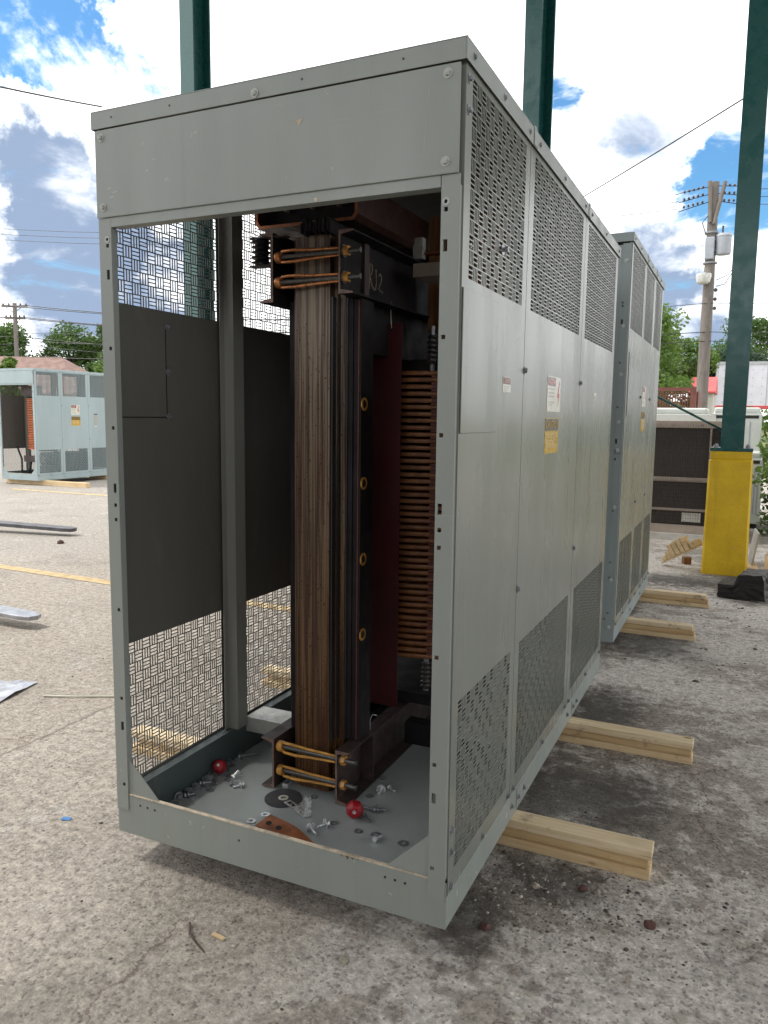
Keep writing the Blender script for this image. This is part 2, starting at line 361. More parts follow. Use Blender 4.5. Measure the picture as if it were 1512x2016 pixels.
# ------------------------------------------------------------------ mesh helpers
class MB:
    def __init__(s): s.v = []; s.f = []
    def quad(s, a, b, c, d):
        i = len(s.v); s.v += [tuple(a), tuple(b), tuple(c), tuple(d)]; s.f.append((i, i+1, i+2, i+3)); return s
    def poly(s, pts):
        i = len(s.v); s.v += [tuple(p) for p in pts]; s.f.append(tuple(range(i, i+len(pts)))); return s
    def box(s, x0, x1, y0, y1, z0, z1, m=None):
        i = len(s.v)
        vs = [(x, y, z) for z in (z0, z1) for y in (y0, y1) for x in (x0, x1)]
        if m is not None: vs = [tuple(m @ Vector(q)) for q in vs]
        s.v += vs
        for f in ((0, 2, 3, 1), (4, 5, 7, 6), (0, 1, 5, 4), (2, 6, 7, 3), (0, 4, 6, 2), (1, 3, 7, 5)): s.f.append(tuple(i+k for k in f))
        return s
    def prism(s, poly, p0, ex, ey, ez, h):
        """polygon in plane p0+ex*u+ey*v, extruded by ez*h"""
        p0, ex, ey, ez = map(Vector, (p0, ex, ey, ez)); n = len(poly); i = len(s.v)
        for k in (0, h):
            for u, v in poly: s.v.append(tuple(p0+ex*u+ey*v+ez*k))
        s.f.append(tuple(i+n-1-k for k in range(n))); s.f.append(tuple(i+n+k for k in range(n)))
        for k in range(n):
            a, b = k, (k+1) % n; s.f.append((i+a, i+b, i+n+b, i+n+a))
        return s
    def tube(s, pts, r, n=8, caps=True):
        pts = [Vector(p) for p in pts]; rs = r if isinstance(r, (list, tuple)) else [r]*len(pts)
        i0 = len(s.v); prev = None
        for k, p in enumerate(pts):
            d = (pts[min(k+1, len(pts)-1)]-pts[max(k-1, 0)]).normalized()
            if prev is None: a = d.orthogonal().normalized()
            else: a = (prev-d*prev.dot(d)).normalized()
            prev = a; b = d.cross(a)
            for j in range(n):
                t = 2*math.pi*j/n; s.v.append(tuple(p+(a*math.cos(t)+b*math.sin(t))*rs[k]))
        for k in range(len(pts)-1):
            for j in range(n):
                a, b = i0+k*n+j, i0+k*n+(j+1) % n; s.f.append((a, b, b+n, a+n))
        if caps:
            s.f.append(tuple(i0+n-1-j for j in range(n))); e = i0+(len(pts)-1)*n; s.f.append(tuple(e+j for j in range(n)))
        return s
    def lathe(s, prof, c=(0, 0, 0), n=24, axis='Z', close=False):
        i0 = len(s.v); c = Vector(c)
        for r, h in prof:
            for j in range(n):
                t = 2*math.pi*j/n
                q = {'Z': (r*math.cos(t), r*math.sin(t), h), 'X': (h, r*math.cos(t), r*math.sin(t)), 'Y': (r*math.sin(t), h, r*math.cos(t))}[axis]
                s.v.append(tuple(c+Vector(q)))
        m = len(prof)
        for k in range(m if close else m-1):
            k2 = (k+1) % m
            for j in range(n):
                s.f.append((i0+k*n+j, i0+k*n+(j+1) % n, i0+k2*n+(j+1) % n, i0+k2*n+j))
        if not close:
            s.f.append(tuple(i0+n-1-j for j in range(n))); s.f.append(tuple(i0+(m-1)*n+j for j in range(n)))
        return s
    def mesh(s, name, mat, smooth=False):
        me = bpy.data.meshes.new(name); me.from_pydata(s.v, [], s.f); me.update()
        bm = bmesh.new(); bm.from_mesh(me); bmesh.ops.recalc_face_normals(bm, faces=bm.faces); bm.to_mesh(me); bm.free()
        if smooth:
            me.polygons.foreach_set('use_smooth', [True]*len(me.polygons))
            try: me.set_sharp_from_angle(angle=R(38))
            except Exception: pass
        me.materials.append(mat if not isinstance(mat, str) else M[mat])
        return me
    def build(s, name, mat, parent=None, loc=(0, 0, 0), rot=(0, 0, 0), smooth=False, bevel=0.0):
        o = link(name, s.mesh(name, mat, smooth), parent, loc, rot)
        if bevel:
            b = o.modifiers.new('bevel', 'BEVEL'); b.width = bevel; b.segments = 2; b.limit_method = 'ANGLE'; b.angle_limit = R(50)
        return o
def link(name, me, parent=None, loc=(0, 0, 0), rot=(0, 0, 0)):
    o = bpy.data.objects.new(name, me); COL.objects.link(o); o.location = loc; o.rotation_euler = rot
    if parent is not None: o.parent = parent
    return o
def tag(o, label, cat, group=None):
    o['label'] = label; o['category'] = cat
    if group: o['group'] = group
    return o
def struct(o, kind='structure'): o['kind'] = kind; return o
def empty(name, loc, label, cat, group=None, rz=0.0):
    o = bpy.data.objects.new(name, None); COL.objects.link(o); o.location = loc; o.rotation_euler = (0, 0, rz); o.empty_display_size = .1
    return tag(o, label, cat, group)
def text_obj(name, s, size, mat, parent, loc, rot, sx=1.0, ext=.0004):
    cu = bpy.data.curves.new(name, 'FONT'); cu.body = s; cu.size = size; cu.extrude = ext; cu.align_x = 'CENTER'; cu.align_y = 'CENTER'
    tmp = bpy.data.objects.new('tmp', cu); COL.objects.link(tmp)
    dg = bpy.context.evaluated_depsgraph_get(); me = bpy.data.meshes.new_from_object(tmp.evaluated_get(dg))
    bpy.data.objects.remove(tmp); bpy.data.curves.remove(cu)
    me.materials.clear(); me.materials.append(M[mat])
    o = link(name, me, parent, loc, rot); o.scale = (sx, 1, 1); return o

# shared hardware meshes (axis +Z, seat at z = 0)
def hexpts(r): return [(r*math.cos(R(60*k)), r*math.sin(R(60*k))) for k in range(6)]
def bolt_head_mesh(r=.0105, mat='paint'):
    b = MB(); b.lathe([(r*1.65, 0), (r*1.65, .0022)], n=16); b.prism(hexpts(r), (0, 0, .0022), (1, 0, 0), (0, 1, 0), (0, 0, 1), .0075)
    b.lathe([(r*.62, .0097), (r*.5, .0112)], n=10)
    return b.mesh('bolt', mat)
BOLT = bolt_head_mesh(.0085, 'paint_lite'); BOLT_Z = bolt_head_mesh(.0085, 'zincdark')
ROT_OUT_X = (0, R(90), 0); ROT_OUT_NX = (0, R(-90), 0); ROT_OUT_NY = (R(90), 0, 0)

# ------------------------------------------------------------------ ground
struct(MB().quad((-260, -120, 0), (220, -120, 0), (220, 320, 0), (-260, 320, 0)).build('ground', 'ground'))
def line(x0, x1, y0, y1, wd, nm):
    b = MB(); n = 16
    for k in range(n):
        a, c = k/n, (k+1)/n
        ya, yc = y0+(y1-y0)*a, y0+(y1-y0)*c; xa, xc = x0+(x1-x0)*a, x0+(x1-x0)*c
        b.quad((xa, ya, .004), (xc, yc, .004), (xc, yc+wd, .004), (xa, ya+wd, .004))
    return struct(b.build(nm, 'yellow_line'))
line(-9.0, -.9, 3.83, 3.50, .15, 'painted_line')
line(-12.75, -2.0, 9.93, 9.93, .15, 'painted_line')
bank = MB()
prof = [(30, -.02), (34, .5), (38, 1.1), (43, 1.35), (80, 1.6)]
for k in range(len(prof)-1):
    (ya, za), (yc, zc) = prof[k], prof[k+1]; bank.quad((-12, ya, za), (60, ya, za), (60, yc, zc), (-12, yc, zc))
struct(bank.build('embankment', 'grass'))

# ------------------------------------------------------------------ enclosures
S = .0423
GR = {}
def grille_mesh(nc, nr, mat, th=.0030, bar=.0038):
    """pierced basket-weave sheet: blocks of three slots, alternately upright and flat (local Y, Z plane, X thickness)"""
    key = (nc, nr, mat)
    if key in GR: return GR[key]
    b = MB(); h = bar/2; pitch = (S-bar)/3
    def rect(y0, y1, z0, z1):
        b.quad((0, y0, z0), (0, y1, z0), (0, y1, z1), (0, y0, z1)); b.quad((-th, y0, z0), (-th, y0, z1), (-th, y1, z1), (-th, y1, z0))
    def wall(y0, y1, z0, z1):
        b.quad((0, y0, z0), (-th, y0, z0), (-th, y1, z0), (0, y1, z0)); b.quad((0, y0, z1), (0, y1, z1), (-th, y1, z1), (-th, y0, z1))
        b.quad((0, y0, z0), (0, y0, z1), (-th, y0, z1), (-th, y0, z0)); b.quad((0, y1, z0), (-th, y1, z0), (-th, y1, z1), (0, y1, z1))
    for i in range(nc):
        for j in range(nr):
            oy, oz = i*S, j*S
            fl = (i+j) % 2 == 0
            cuts = []
            for k in range(3):
                a = h+k*(pitch+bar/3)+(0 if k == 0 else 0); 
                cuts.append((h+k*(S-bar+bar)/3+(bar*0.0), 0))
            w = (S-3*bar)/3
            bars = [(k*(w+bar)-(bar/2 if k else 0)+(0 if k else 0), 0) for k in range(4)]
            # slots start at h + k*(w+bar)
            sl = [(h+k*(w+bar), h+k*(w+bar)+w) for k in range(3)]
            edges = [0.0]+[e for s_ in sl for e in s_]+[S]
            for k in range(4):
                e0, e1 = edges[2*k], edges[2*k+1]
                if fl: rect(oy, oy+S, oz+e0, oz+e1)
                else: rect(oy+e0, oy+e1, oz, oz+S)
            for e0, e1 in sl:
                if fl:
                    rect(oy, oy+h, oz+e0, oz+e1); rect(oy+S-h, oy+S, oz+e0, oz+e1); wall(oy+h, oy+S-h, oz+e0, oz+e1)
                else:
                    rect(oy+e0, oy+e1, oz, oz+h); rect(oy+e0, oy+e1, oz+S-h, oz+S); wall(oy+e0, oy+e1, oz+h, oz+S-h)
    me = bpy.data.meshes.new('grille'); me.from_pydata(b.v, [], b.f); me.update(); me.materials.append(M[mat])
    GR[key] = me; return me
def plate_holes(b, x0, x1, z0, z1, y0, y1, holes):
    """upright strip in the XZ plane with square/slot openings (cx, cz, w, h)"""
    hs = sorted(holes, key=lambda q: q[1]); z = z0
    for cx, cz, w, h in hs:
        b.box(x0, x1, y0, y1, z, cz-h/2)
        b.box(x0, cx-w/2, y0, y1, cz-h/2, cz+h/2); b.box(cx+w/2, x1, y0, y1, cz-h/2, cz+h/2)
        z = cz+h/2
    b.box(x0, x1, y0, y1, z, z1)
def enclosure(loc, W, D, H, seams, label, paint, panel, closed=False, near=True, group=None, floor='floorpaint', flip=False):
    E_ = empty('transformer_cabinet', loc, label, 'electrical cabinet', group)
    cap = H-.059; dh = H-2.62
    gz_lo = .171; gz_hi = 1.993+dh; nr = 13
    # base frame
    bf = MB()
    bf.box(0, W, 0, .004, 0, .156); bf.box(0, W, D-.004, D, 0, .156)
    bf.box(0, .004, .004, D-.004, 0, .105); bf.box(W-.004, W, .004, D-.004, 0, .105)
    o = bf.build('base_frame', 'sill' if near else paint, E_, bevel=.0015)
    MB().box(.056, W-.06, -.0016, .0115, .1565, .1605).build('sill_edge', 'edge', o)
    rl = MB(); rl.box(.0065, .05, .0045, D-.0045, .155, .162); rl.box(.046, .05, .0045, D-.0045, .017, .155)
    rl.build('side_rail', 'rail', E_)
    rr = MB(); rr.box(W-.05, W-.0065, .0045, D-.0045, .155, .162); rr.box(W-.05, W-.046, .0045, D-.0045, .017, .155)
    rr.build('side_rail', 'rail', E_)
    MB().box(.0045, W-.0045, .0045, D-.0045, .010, .016).build('floor_pan', floor, E_)
    # corner posts
    zR = [2.196, 2.175, 2.077, 1.823, 1.543, 1.326, 1.264, 1.211, .875, .535, .427, .196]
    slot = {2, 5, 10}
    for side in (0, 1):
        x0, x1 = (.0, .055) if side == 0 else (W-.061, W-.005)
        cx = .037 if side == 0 else W-.047
        b = MB(); hs = [(cx, z*H/2.62, .0125 if k not in slot else .0135, .0125 if k not in slot else .033) for k, z in enumerate(zR)]
        top = 2.268+dh if not closed else cap-.01
        plate_holes(b, x0, x1, .096, top, -.0035, -.0005, hs)
        xi = x1 if side == 0 else x0
        b.box(xi-.0015, xi+.0015, -.0005, .022, .17, top-.03)
        xo = x0 if side == 0 else x1-.002
        b.box(xo, xo+.002, -.0005, .05, .165, top-.03)
        p = b.build('corner_post', paint, E_)
        if near:
            MB().lathe([(.0115, 0), (.0115, .0012), (.0055, .0012), (.0055, 0)], (0, 0, 0), 20, 'Y', close=True).build('hole_rim', 'paint_lite', p, (cx, -.0048, 2.196*H/2.62))
        for yb in (D-.05,):
            bb = MB().box(x0 if side == 0 else W-.05, .05 if side == 0 else W-.003, yb, D-.005, .02, cap-.01); bb.build('rear_post', 'inner', E_)
        # gusset triangle between post and sill
        gx, sg = (.055, 1) if side == 0 else (W-.061, -1)
        if not closed:
            MB().prism([(0, 0), (sg*.15, 0), (0, .145)], (gx-sg*.004, .003, .159), (1, 0, 0), (0, 0, 1), (0, 1, 0), .003).build('gusset', paint, E_)
    # header
    if not closed:
        hb = MB().box(.0, W-.009, -.0105, -.004, 2.268+dh, cap-.004)
        hd = hb.build('header_panel', paint, E_, bevel=.002)
        MB().box(.056, W-.064, -.0035, .0, 2.236+dh, 2.272+dh).box(.056, W-.064, .0, .04, 2.236+dh, 2.2385+dh).build('header_lip', paint, hd)
        for x, z in ((.029, 2.531), (.031, 2.302), (W-.046, 2.532), (W-.048, 2.301)):
            link('bolt', BOLT, hd, (x, -.0105, z+dh), ROT_OUT_NY)
    else:
        fp = MB().box(.056, W-.062, -.0025, .0005, .17, cap-.02)
        fo = fp.build('front_panel', paint, E_)
        MB().box(W-.06, W-.006, -.0045, -.0036, 1.355, 1.358).build('post_joint', 'black', E_)
        for z in (.10, .42, .9, 1.27, 1.45, 1.75, 2.05, 2.45): link('bolt', BOLT, E_, (W-.035, -.0036, z*H/2.62), ROT_OUT_NY)
    # roof caps, one per bay, each with a turned-down skirt
    roof = MB().box(-.004, W-.002, .0, D, cap+.050, cap+.0545).build('roof', paint, E_)
    ys = [-.0135]+list(seams)+[D+.0135]
    for k in range(len(ys)-1):
        a, c = ys[k], ys[k+1]; g = .0012
        cp = MB(); zt = H-.0006*k
        cp.box(-.0135, W+.0095, a+g, c-g, zt-.0035, zt); cp.box(-.0135, -.0105, a+g, c-g, cap, zt-.0035); cp.box(W+.0065, W+.0095, a+g, c-g, cap, zt-.0035)
        if k == 0: cp.box(-.0105, W+.0065, a+g, a+g+.003, cap, zt-.0035)
        if k == len(ys)-2: cp.box(-.0105, W+.0065, c-g-.003, c-g, cap, zt-.0035)
        cpo = cp.build('roof_cap', paint, roof, bevel=.0018)
        if k > 0:
            MB().prism([(0, 0), (.05, 0), (.05, .045), (.02, .064), (0, .064)], (W+.0098, a+.002, cap+.002), (0, 1, 0), (0, 0, 1), (1, 0, 0), .0022).build('joint_ear', paint, cpo)
        n = 3 if near else 2
        for q in range(n):
            y = a+(c-a)*(.09 if q == 0 else .5 if q == 1 else .93); o_ = link('bolt', BOLT_Z, cpo, (W+.0098, y, cap+.028), ROT_OUT_X); o_.scale = (.8, .8, .55)
    link('bolt', BOLT, roof, (W*.494, -.0128, cap+.016), ROT_OUT_NY)
    if near:
        for x in (.08, .33, .83, 1.16): MB().lathe([(.0034, 0), (.0034, .0008)], n=10, axis='Y').build('screw_hole', 'black', roof, (x, -.0136, cap+.03))
    # side panels
    pys = [.010]+list(seams)+[D-.010]
    panels = {}
    for side in (0, 1):
        xo = .0 if side == 0 else W
        sg = -1 if side == 0 else 1
        for k in range(len(pys)-1):
            a, c = pys[k]+.0025, pys[k+1]-.0025
            nc = int((c-a-.105)/S); gw = nc*S; ga = a+(c-a-gw)/2
            gh = nr*S; z0, z1 = .107, cap+.01
            def bx(b, y0, y1, zz0, zz1): b.box(min(xo, xo-sg*.0022), max(xo, xo-sg*.0022), y0, y1, zz0, zz1)
            b = MB()
            bx(b, a, c, z0, gz_lo); bx(b, a, c, gz_lo+gh, gz_hi); bx(b, a, c, gz_hi+gh, z1)
            for zz in (gz_lo, gz_hi): bx(b, a, ga, zz, zz+gh); bx(b, ga+gw, c, zz, zz+gh)
            for yy in (a, c-.002): b.box(min(xo-sg*.0022, xo-sg*.02), max(xo-sg*.0022, xo-sg*.02), yy, yy+.002, z0+.06, z1)
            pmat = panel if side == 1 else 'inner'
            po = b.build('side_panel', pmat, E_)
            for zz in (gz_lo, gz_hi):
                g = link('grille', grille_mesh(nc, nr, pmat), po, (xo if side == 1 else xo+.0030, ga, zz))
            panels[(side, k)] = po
            if k > 0:
                for zz in (1.770, .944): link('latch_bolt', BOLT_Z, po, (xo+sg*.001, a+.012, zz), ROT_OUT_X if side == 1 else ROT_OUT_NX)
                link('bolt', BOLT_Z, E_, (xo, a+.03, .055), ROT_OUT_X if side == 1 else ROT_OUT_NX)
            if side == 1:
                for q in range(3):
                    link('bolt', BOLT_Z, po, (xo, a+(c-a)*(.04+.46*q), .128), ROT_OUT_X)
    # inner stiffener posts at the seams: hat section
    for s_ in seams:
        for side in (0, 1):
            sx = 1 if side == 0 else -1; x0 = .0225 if side == 0 else W-.0225
            pr = [(0, -.075), (.003, -.075), (.003, -.045), (.05, -.045), (.05, .03), (.003, .03), (.003, .075), (0, .075), (0, .027), (.047, .027), (.047, -.042), (0, -.042)]
            MB().prism([(u*sx, v) for u, v in pr], (x0, s_+.005, .163), (1, 0, 0), (0, 1, 0), (0, 0, 1), cap-.17).build('stiffener_post', 'post_inner', E_)
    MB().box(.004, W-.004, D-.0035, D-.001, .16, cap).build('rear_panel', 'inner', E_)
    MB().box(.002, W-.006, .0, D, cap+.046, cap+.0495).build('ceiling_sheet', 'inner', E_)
    return E_, panels

def hazard_sign(par, W, y, z, w, h):
    s = MB().box(W, W+.0015, y, y+w, z-h, z).build('danger_sign', 'label_white', par)
    MB().box(W+.0015, W+.0019, y+w*.04, y+w*.60, z-h*.27, z-h*.03).build('danger_field', 'label_black', s)
    b = MB(); b.lathe([(.5, 0), (.5, .0004)], n=24, axis='X'); b.v = [(W+.0019+q[0], y+w*.32+q[1]*w*.5, z-h*.15+q[2]*h*.19) for q in b.v]
    b.build('danger_oval', 'label_red', s)
    text_obj('danger_text', 'DANGER', h*.105, 'label_white', s, (W+.0027, y+w*.32, z-h*.15), (R(90), 0, R(90)), .95)
    for k, (zz, ww) in enumerate(((.34, .5), (.45, .42), (.55, .44), (.72, .46), (.79, .3))):
        MB().box(W+.0015, W+.0018, y+w*.08, y+w*(.08+ww), z-h*(zz+.035), z-h*zz).build('print_line', 'label_grey', s)
    pts = [(.86, .10), (.93, .12), (.84, .46), (.92, .48), (.80, .86), (.82, .60), (.73, .58)]
    MB().prism([(u*w, -v*h) for u, v in pts], (W+.0015, y, z), (0, 1, 0), (0, 0, 1), (1, 0, 0), .0005).build('lightning_bolt', 'label_red', s)
def caution_sign(par, W, y, z, w, h):
    o = MB().box(W, W+.0013, y, y+w, z-h, z).build('caution_sign', 'label_yellow', par)
    MB().box(W+.0013, W+.0016, y+w*.01, y+w*.99, z-h*.36, z-h*.02).build('caution_field', 'label_black', o)
    text_obj('caution_text', 'CAUTION', h*.30, 'label_yellow', o, (W+.0022, y+w*.5, z-h*.19), (R(90), 0, R(90)), w/(h*.30)/4.75)
    for k in range(5): MB().box(W+.0013, W+.0016, y+w*.08, y+w*(.9-.1*(k % 2)), z-h*(.47+.09*k), z-h*(.445+.09*k)).build('print_line', 'edge', o)

Z0 = .114
W1, D1, H1 = 1.3396, 2.8286, 2.62
cab, pan = enclosure((0, 0, Z0), W1, D1, H1, (.716, 1.78), 'tall open-fronted grey steel transformer cabinet with basket-weave vents, nearest to the camera', 'paint', 'panel')
p0, p1_, p2_ = pan[(1, 0)], pan[(1, 1)], pan[(1, 2)]
dr = MB().box(W1, W1+.004, .020, .368, 1.548, 1.963).build('access_door', 'panel', p0, bevel=.0015)
MB().box(W1, W1+.0025, .0165, .0195, 1.548, 1.963).build('door_gap', 'black', p0)
dl = MB().box(.0022, .0046, .036, .322, 1.583, 1.943).build('access_door', 'inner', pan[(0, 0)], bevel=.001)
MB().box(.0022, .0052, .323, .3255, 1.583, 1.943).box(.0022, .0052, .036, .3255, 1.580, 1.5828).build('door_gap', 'black', pan[(0, 0)])
for z in (1.935, 1.76, 1.585): link('latch_bolt', BOLT_Z, dl, (.0046, .334, z), ROT_OUT_X)
hazard_sign(p1_, W1, 1.10, 1.772, .25, .148); caution_sign(p1_, W1, 1.083, 1.597, .25, .150)
sl = MB().box(W1, W1+.0012, .447, .545, 1.683, 1.735).build('warning_label', 'label_white', p0)
MB().box(W1+.0012, W1+.0015, .451, .541, 1.710, 1.733).build('danger_field', 'label_black', sl)
MB().box(W1+.0015, W1+.0018, .463, .529, 1.713, 1.730).build('danger_oval', 'label_red', sl)
text_obj('danger_text', 'DANGER', .014, 'label_white', sl, (W1+.0025, .496, 1.7215), (R(90), 0, R(90)), 1.15)
for k in range(3): MB().box(W1+.0012, W1+.0015, .455, .53-.01*k, 1.700-.007*k, 1.703-.007*k).build('print_line', 'label_grey', sl)
bst = MB().box(W1, W1+.001, 2.19, 2.26, 1.70, 1.735).build('barcode_sticker', 'label_white', p2_)
for k in range(6): MB().box(W1+.001, W1+.0013, 2.197+.01*k, 2.201+.01*k, 1.705, 1.722).build('print_line', 'label_grey', bst)
# knob on the first upper vent, cover plates over the lifting holes
kb = MB(); kb.lathe([(.018, 0), (.018, .002), (.007, .002), (.007, .010)], n=14, axis='X'); kb.prism(hexpts(.010), (.010, 0, 0), (0, 1, 0), (0, 0, 1), (1, 0, 0), .009)
kb.build('vent_knob', 'zincdark', p0, (W1, .405, 2.14))
for y in (.82, 1.93):
    cv = MB().box(W1, W1+.003, y, y+.13, .015, .092).build('lifting_hole_cover', 'paint', cab, bevel=.001)
    for dy in (.02, .11): link('bolt', BOLT_Z, cv, (W1+.003, y+dy, .055), ROT_OUT_X)
for z in (2.528, 2.446, .317, .241, .126): link('bolt', BOLT_Z, p0, (W1, .037, z), ROT_OUT_X)
for x, z in ((.11, .125), (.145, .124), (.18, .123), (1.13, .120), (1.165, .119), (1.2, .118), (.56, .10)):
    MB().lathe([(.0045, 0), (.0045, .0006)], n=10, axis='Y').build('screw_hole', 'black', cab, (x, -.0007, z))
sh = MB().box(.052, .27, .77, .915, .183, .1885).box(.052, .27, .77, .773, .12, .183).build('shelf_bracket', 'gal', cab)
cab2, pan2 = enclosure((-.012, 3.478, Z0), 1.34, 2.17, 2.85, (.81, 1.47), 'closed grey transformer cabinet standing right behind the open-fronted one', 'paint_blue', 'panel', closed=True, near=False)
MB().box(1.34, 1.344, .09, .38, 1.62, 2.06).build('access_door', 'panel', pan2[(1, 0)], bevel=.001)
MB().box(1.34, 1.343, .083, .0885, 1.62, 2.06).build('door_gap', 'black', pan2[(1, 0)])
hazard_sign(pan2[(1, 1)], 1.34, .95, 1.86, .25, .16); caution_sign(pan2[(1, 1)], 1.34, .95, 1.66, .25, .16)
for k in range(3): MB().box(1.34, 1.341, .3+.03*k, .315+.03*k, 1.36, 1.40).build('sticker', 'label_grey', pan2[(1, 0)])
cab3, pan3 = enclosure((-14.10, 10.85, Z0), 1.2, 2.5, 2.62, (.77, 1.62), 'blue-grey open-fronted transformer cabinet far across the lot on the left', 'panel_far', 'panel_far', near=False)
hazard_sign(pan3[(1, 1)], 1.2, .30+.77, 1.79, .27, .24); caution_sign(pan3[(1, 1)], 1.2, .30+.77, 1.51, .28, .22)
np_ = MB().box(1.2, 1.202, 1.80, 1.92, 1.30, 1.58).build('name_plate', 'label_grey', pan3[(1, 2)])
MB().box(1.202, 1.203, 1.80, 1.92, 1.56, 1.58).build('name_plate_header', 'label_black', np_)
MB().box(1.2, 1.201, 1.82, 1.89, 1.25, 1.28).build('sticker', 'label_white', pan3[(1, 2)])

hdp = [o for o in cab.children if o.name.startswith('header_panel')][0]
for pts in (((.80, 2.475), (.835, 2.482), (.826, 2.468), (.812, 2.460), (.806, 2.468)),):
    MB().prism([(u, v) for u, v in pts], (0, -.0105, 0), (1, 0, 0), (0, 0, 1), (0, -1, 0), .0006).build('tape_remnant', 'edge', hdp)
MB().prism([(.866, 2.248), (.876, 2.250), (.879, 2.240), (.871, 2.236)], (0, -.0036, 0), (1, 0, 0), (0, 0, 1), (0, -1, 0), .0006).build('tape_remnant', 'edge', hdp)
MB().tube([(1.238, -.0106, 2.50), (1.232, -.0106, 2.45), (1.229, -.0106, 2.38), (1.226, -.0106, 2.335)], .0007, 4).build('scratch', 'paint_lite', hdp)
for x, z in ((.06, 2.33), (.05, 2.36), (.075, 2.345)): MB().prism([(0, 0), (.02, .002), (.022, .005), (.002, .004)], (x, -.0105, z), (1, 0, 0), (0, 0, 1), (0, -1, 0), .0005).build('scratch', 'paint_lite', hdp)
bfp = [o for o in cab.children if o.name.startswith('base_frame')][0]
rst = pm('rust_run', (.10, .05, .03), .8, var=.5, scale=60)
for x, w_, h_ in ((.985, .014, .012), (.968, .006, .008), (1.005, .012, .006), (1.03, .004, .005)):
    MB().prism([(0, 0), (w_, 0), (w_*.8, -h_*.5), (w_*.5, -h_), (w_*.3, -h_*.4)], (x, -.0004, .155), (1, 0, 0), (0, 0, 1), (0, -1, 0), .0005).build('rust_stain', rst, bfp)

# ------------------------------------------------------------------ the dry-type transformer inside
FZ = .131
tr = empty('dry_type_transformer', (.565, .95, FZ), 'dark bare transformer with laminated core leg and copper-strapped clamps inside the open cabinet', 'transformer')
TO = Vector((.565, .95, FZ))
def T(b):   # world -> transformer local
    b.v = [(x-TO.x, y-TO.y, z-TO.z) for x, y, z in b.v]; return b
# stepped lamination leg
def lam_stack(x0, x1, y0, y1, z0, z1, pitch=.0045, jit=.0006, zj=.0):
    b = MB(); x = x0
    while x < x1-.001:
        w = pitch*rnd.uniform(.7, 1.3); xe = min(x+w, x1); dy = rnd.uniform(0, jit)
        b.box(x, xe-.0003, y0+dy, y1, z0+rnd.uniform(-zj, zj), z1+rnd.uniform(-zj, zj)); x = xe
    return T(b)
LX, LY = -.023, .040
lam_stack(.483+LX, .634+LX, .520+LY, .56+LY, .150, 2.40).build('lamination_stack', 'lam', tr)
for x0, x1, y0, z0, z1 in ((.455, .649, .556, .15, 2.40), (.44, .676, .574, .15, 2.40), (.425, .703, .583, .37, 2.165), (.41, .722, .590, .37, 2.165)):
    lam_stack(x0+LX, x1+LX, y0+LY, y0+LY+.12, z0, z1, .005).build('lamination_stack', 'lam' if x1 < .70 else 'core_dark', tr)
MB().box(0, .0035, 0, .006, 0, 1.79).build('edge_strip', 'spacer', tr, (.7235+LX-TO.x, .588+LY-TO.y, .368-FZ))
for xa, xb, ya in ((.6342, .6425, .5275), (.6492, .6535, .560), (.6765, .682, .577)):
    T(MB().box(xa+LX, xb+LX, ya+LY, ya+LY+.03, .37, 2.166)).build('gap_shade_strip', 'black', tr)  # black strips stand in for the shade between the core steps
T(MB().box(.40, .735+LX, .592+LY, .74, .368, 2.166)).build('core_side', 'core_dark', tr)
lam_stack(.49+LX, .625+LX, .545+LY, .70, .136, .20, .0045, .012, .004).build('lamination_fringe', 'lam', tr)
T(MB().box(.40, .655, .66, 2.25, 1.97, 2.40)).build('top_yoke', 'core_dark', tr)
for z in (1.757, 1.441, 1.131, .815):
    rg = MB(); rg.lathe([(.026, 0), (.026, .004), (.017, .004), (.017, 0)], n=24, axis='X', close=True)
    r_ = rg.build('insulating_ring', 'amber', tr, (.7352+LX-TO.x, .618+LY-TO.y, z-FZ))
    MB().lathe([(.012, 0), (.012, .006)], n=14, axis='X').build('core_bolt', 'black', r_)
# varnish runs: beads on the leg
dv = MB()
for k in range(900):
    z = .2+1.9*rnd.random()**1.9
    f_ = rnd.random()
    if f_ < .72: x = rnd.uniform(.484, .633) if rnd.random() < .5 else rnd.choice((.487, .495, .53, .545, .585, .607, .628))+rnd.gauss(0, .002); y = .5195
    elif f_ < .86: x = rnd.uniform(.636, .647); y = .556
    else: x = rnd.uniform(.652, .675); y = .574
    x += LX; y += LY
    r0 = rnd.uniform(.0011, .0026); i0 = len(dv.v); st = rnd.uniform(1.0, 3.2)
    for q in ((-1, 0, 0), (1, 0, 0), (0, -1, 0), (0, 0, st*.6), (0, 0, -st)): dv.v.append((x+q[0]*r0-TO.x, y+q[1]*r0-TO.y, z+q[2]*r0-FZ))
    for a, c, e in ((0, 2, 3), (2, 1, 3), (0, 4, 2), (2, 4, 1)): dv.f.append((i0+a, i0+c, i0+e))
me = dv.mesh('varnish_beads', pm('varnish_bead', (.10, .04, .02), .18, var=.3), True); vb = link('varnish_beads', me, tr); vb['kind'] = 'stuff'
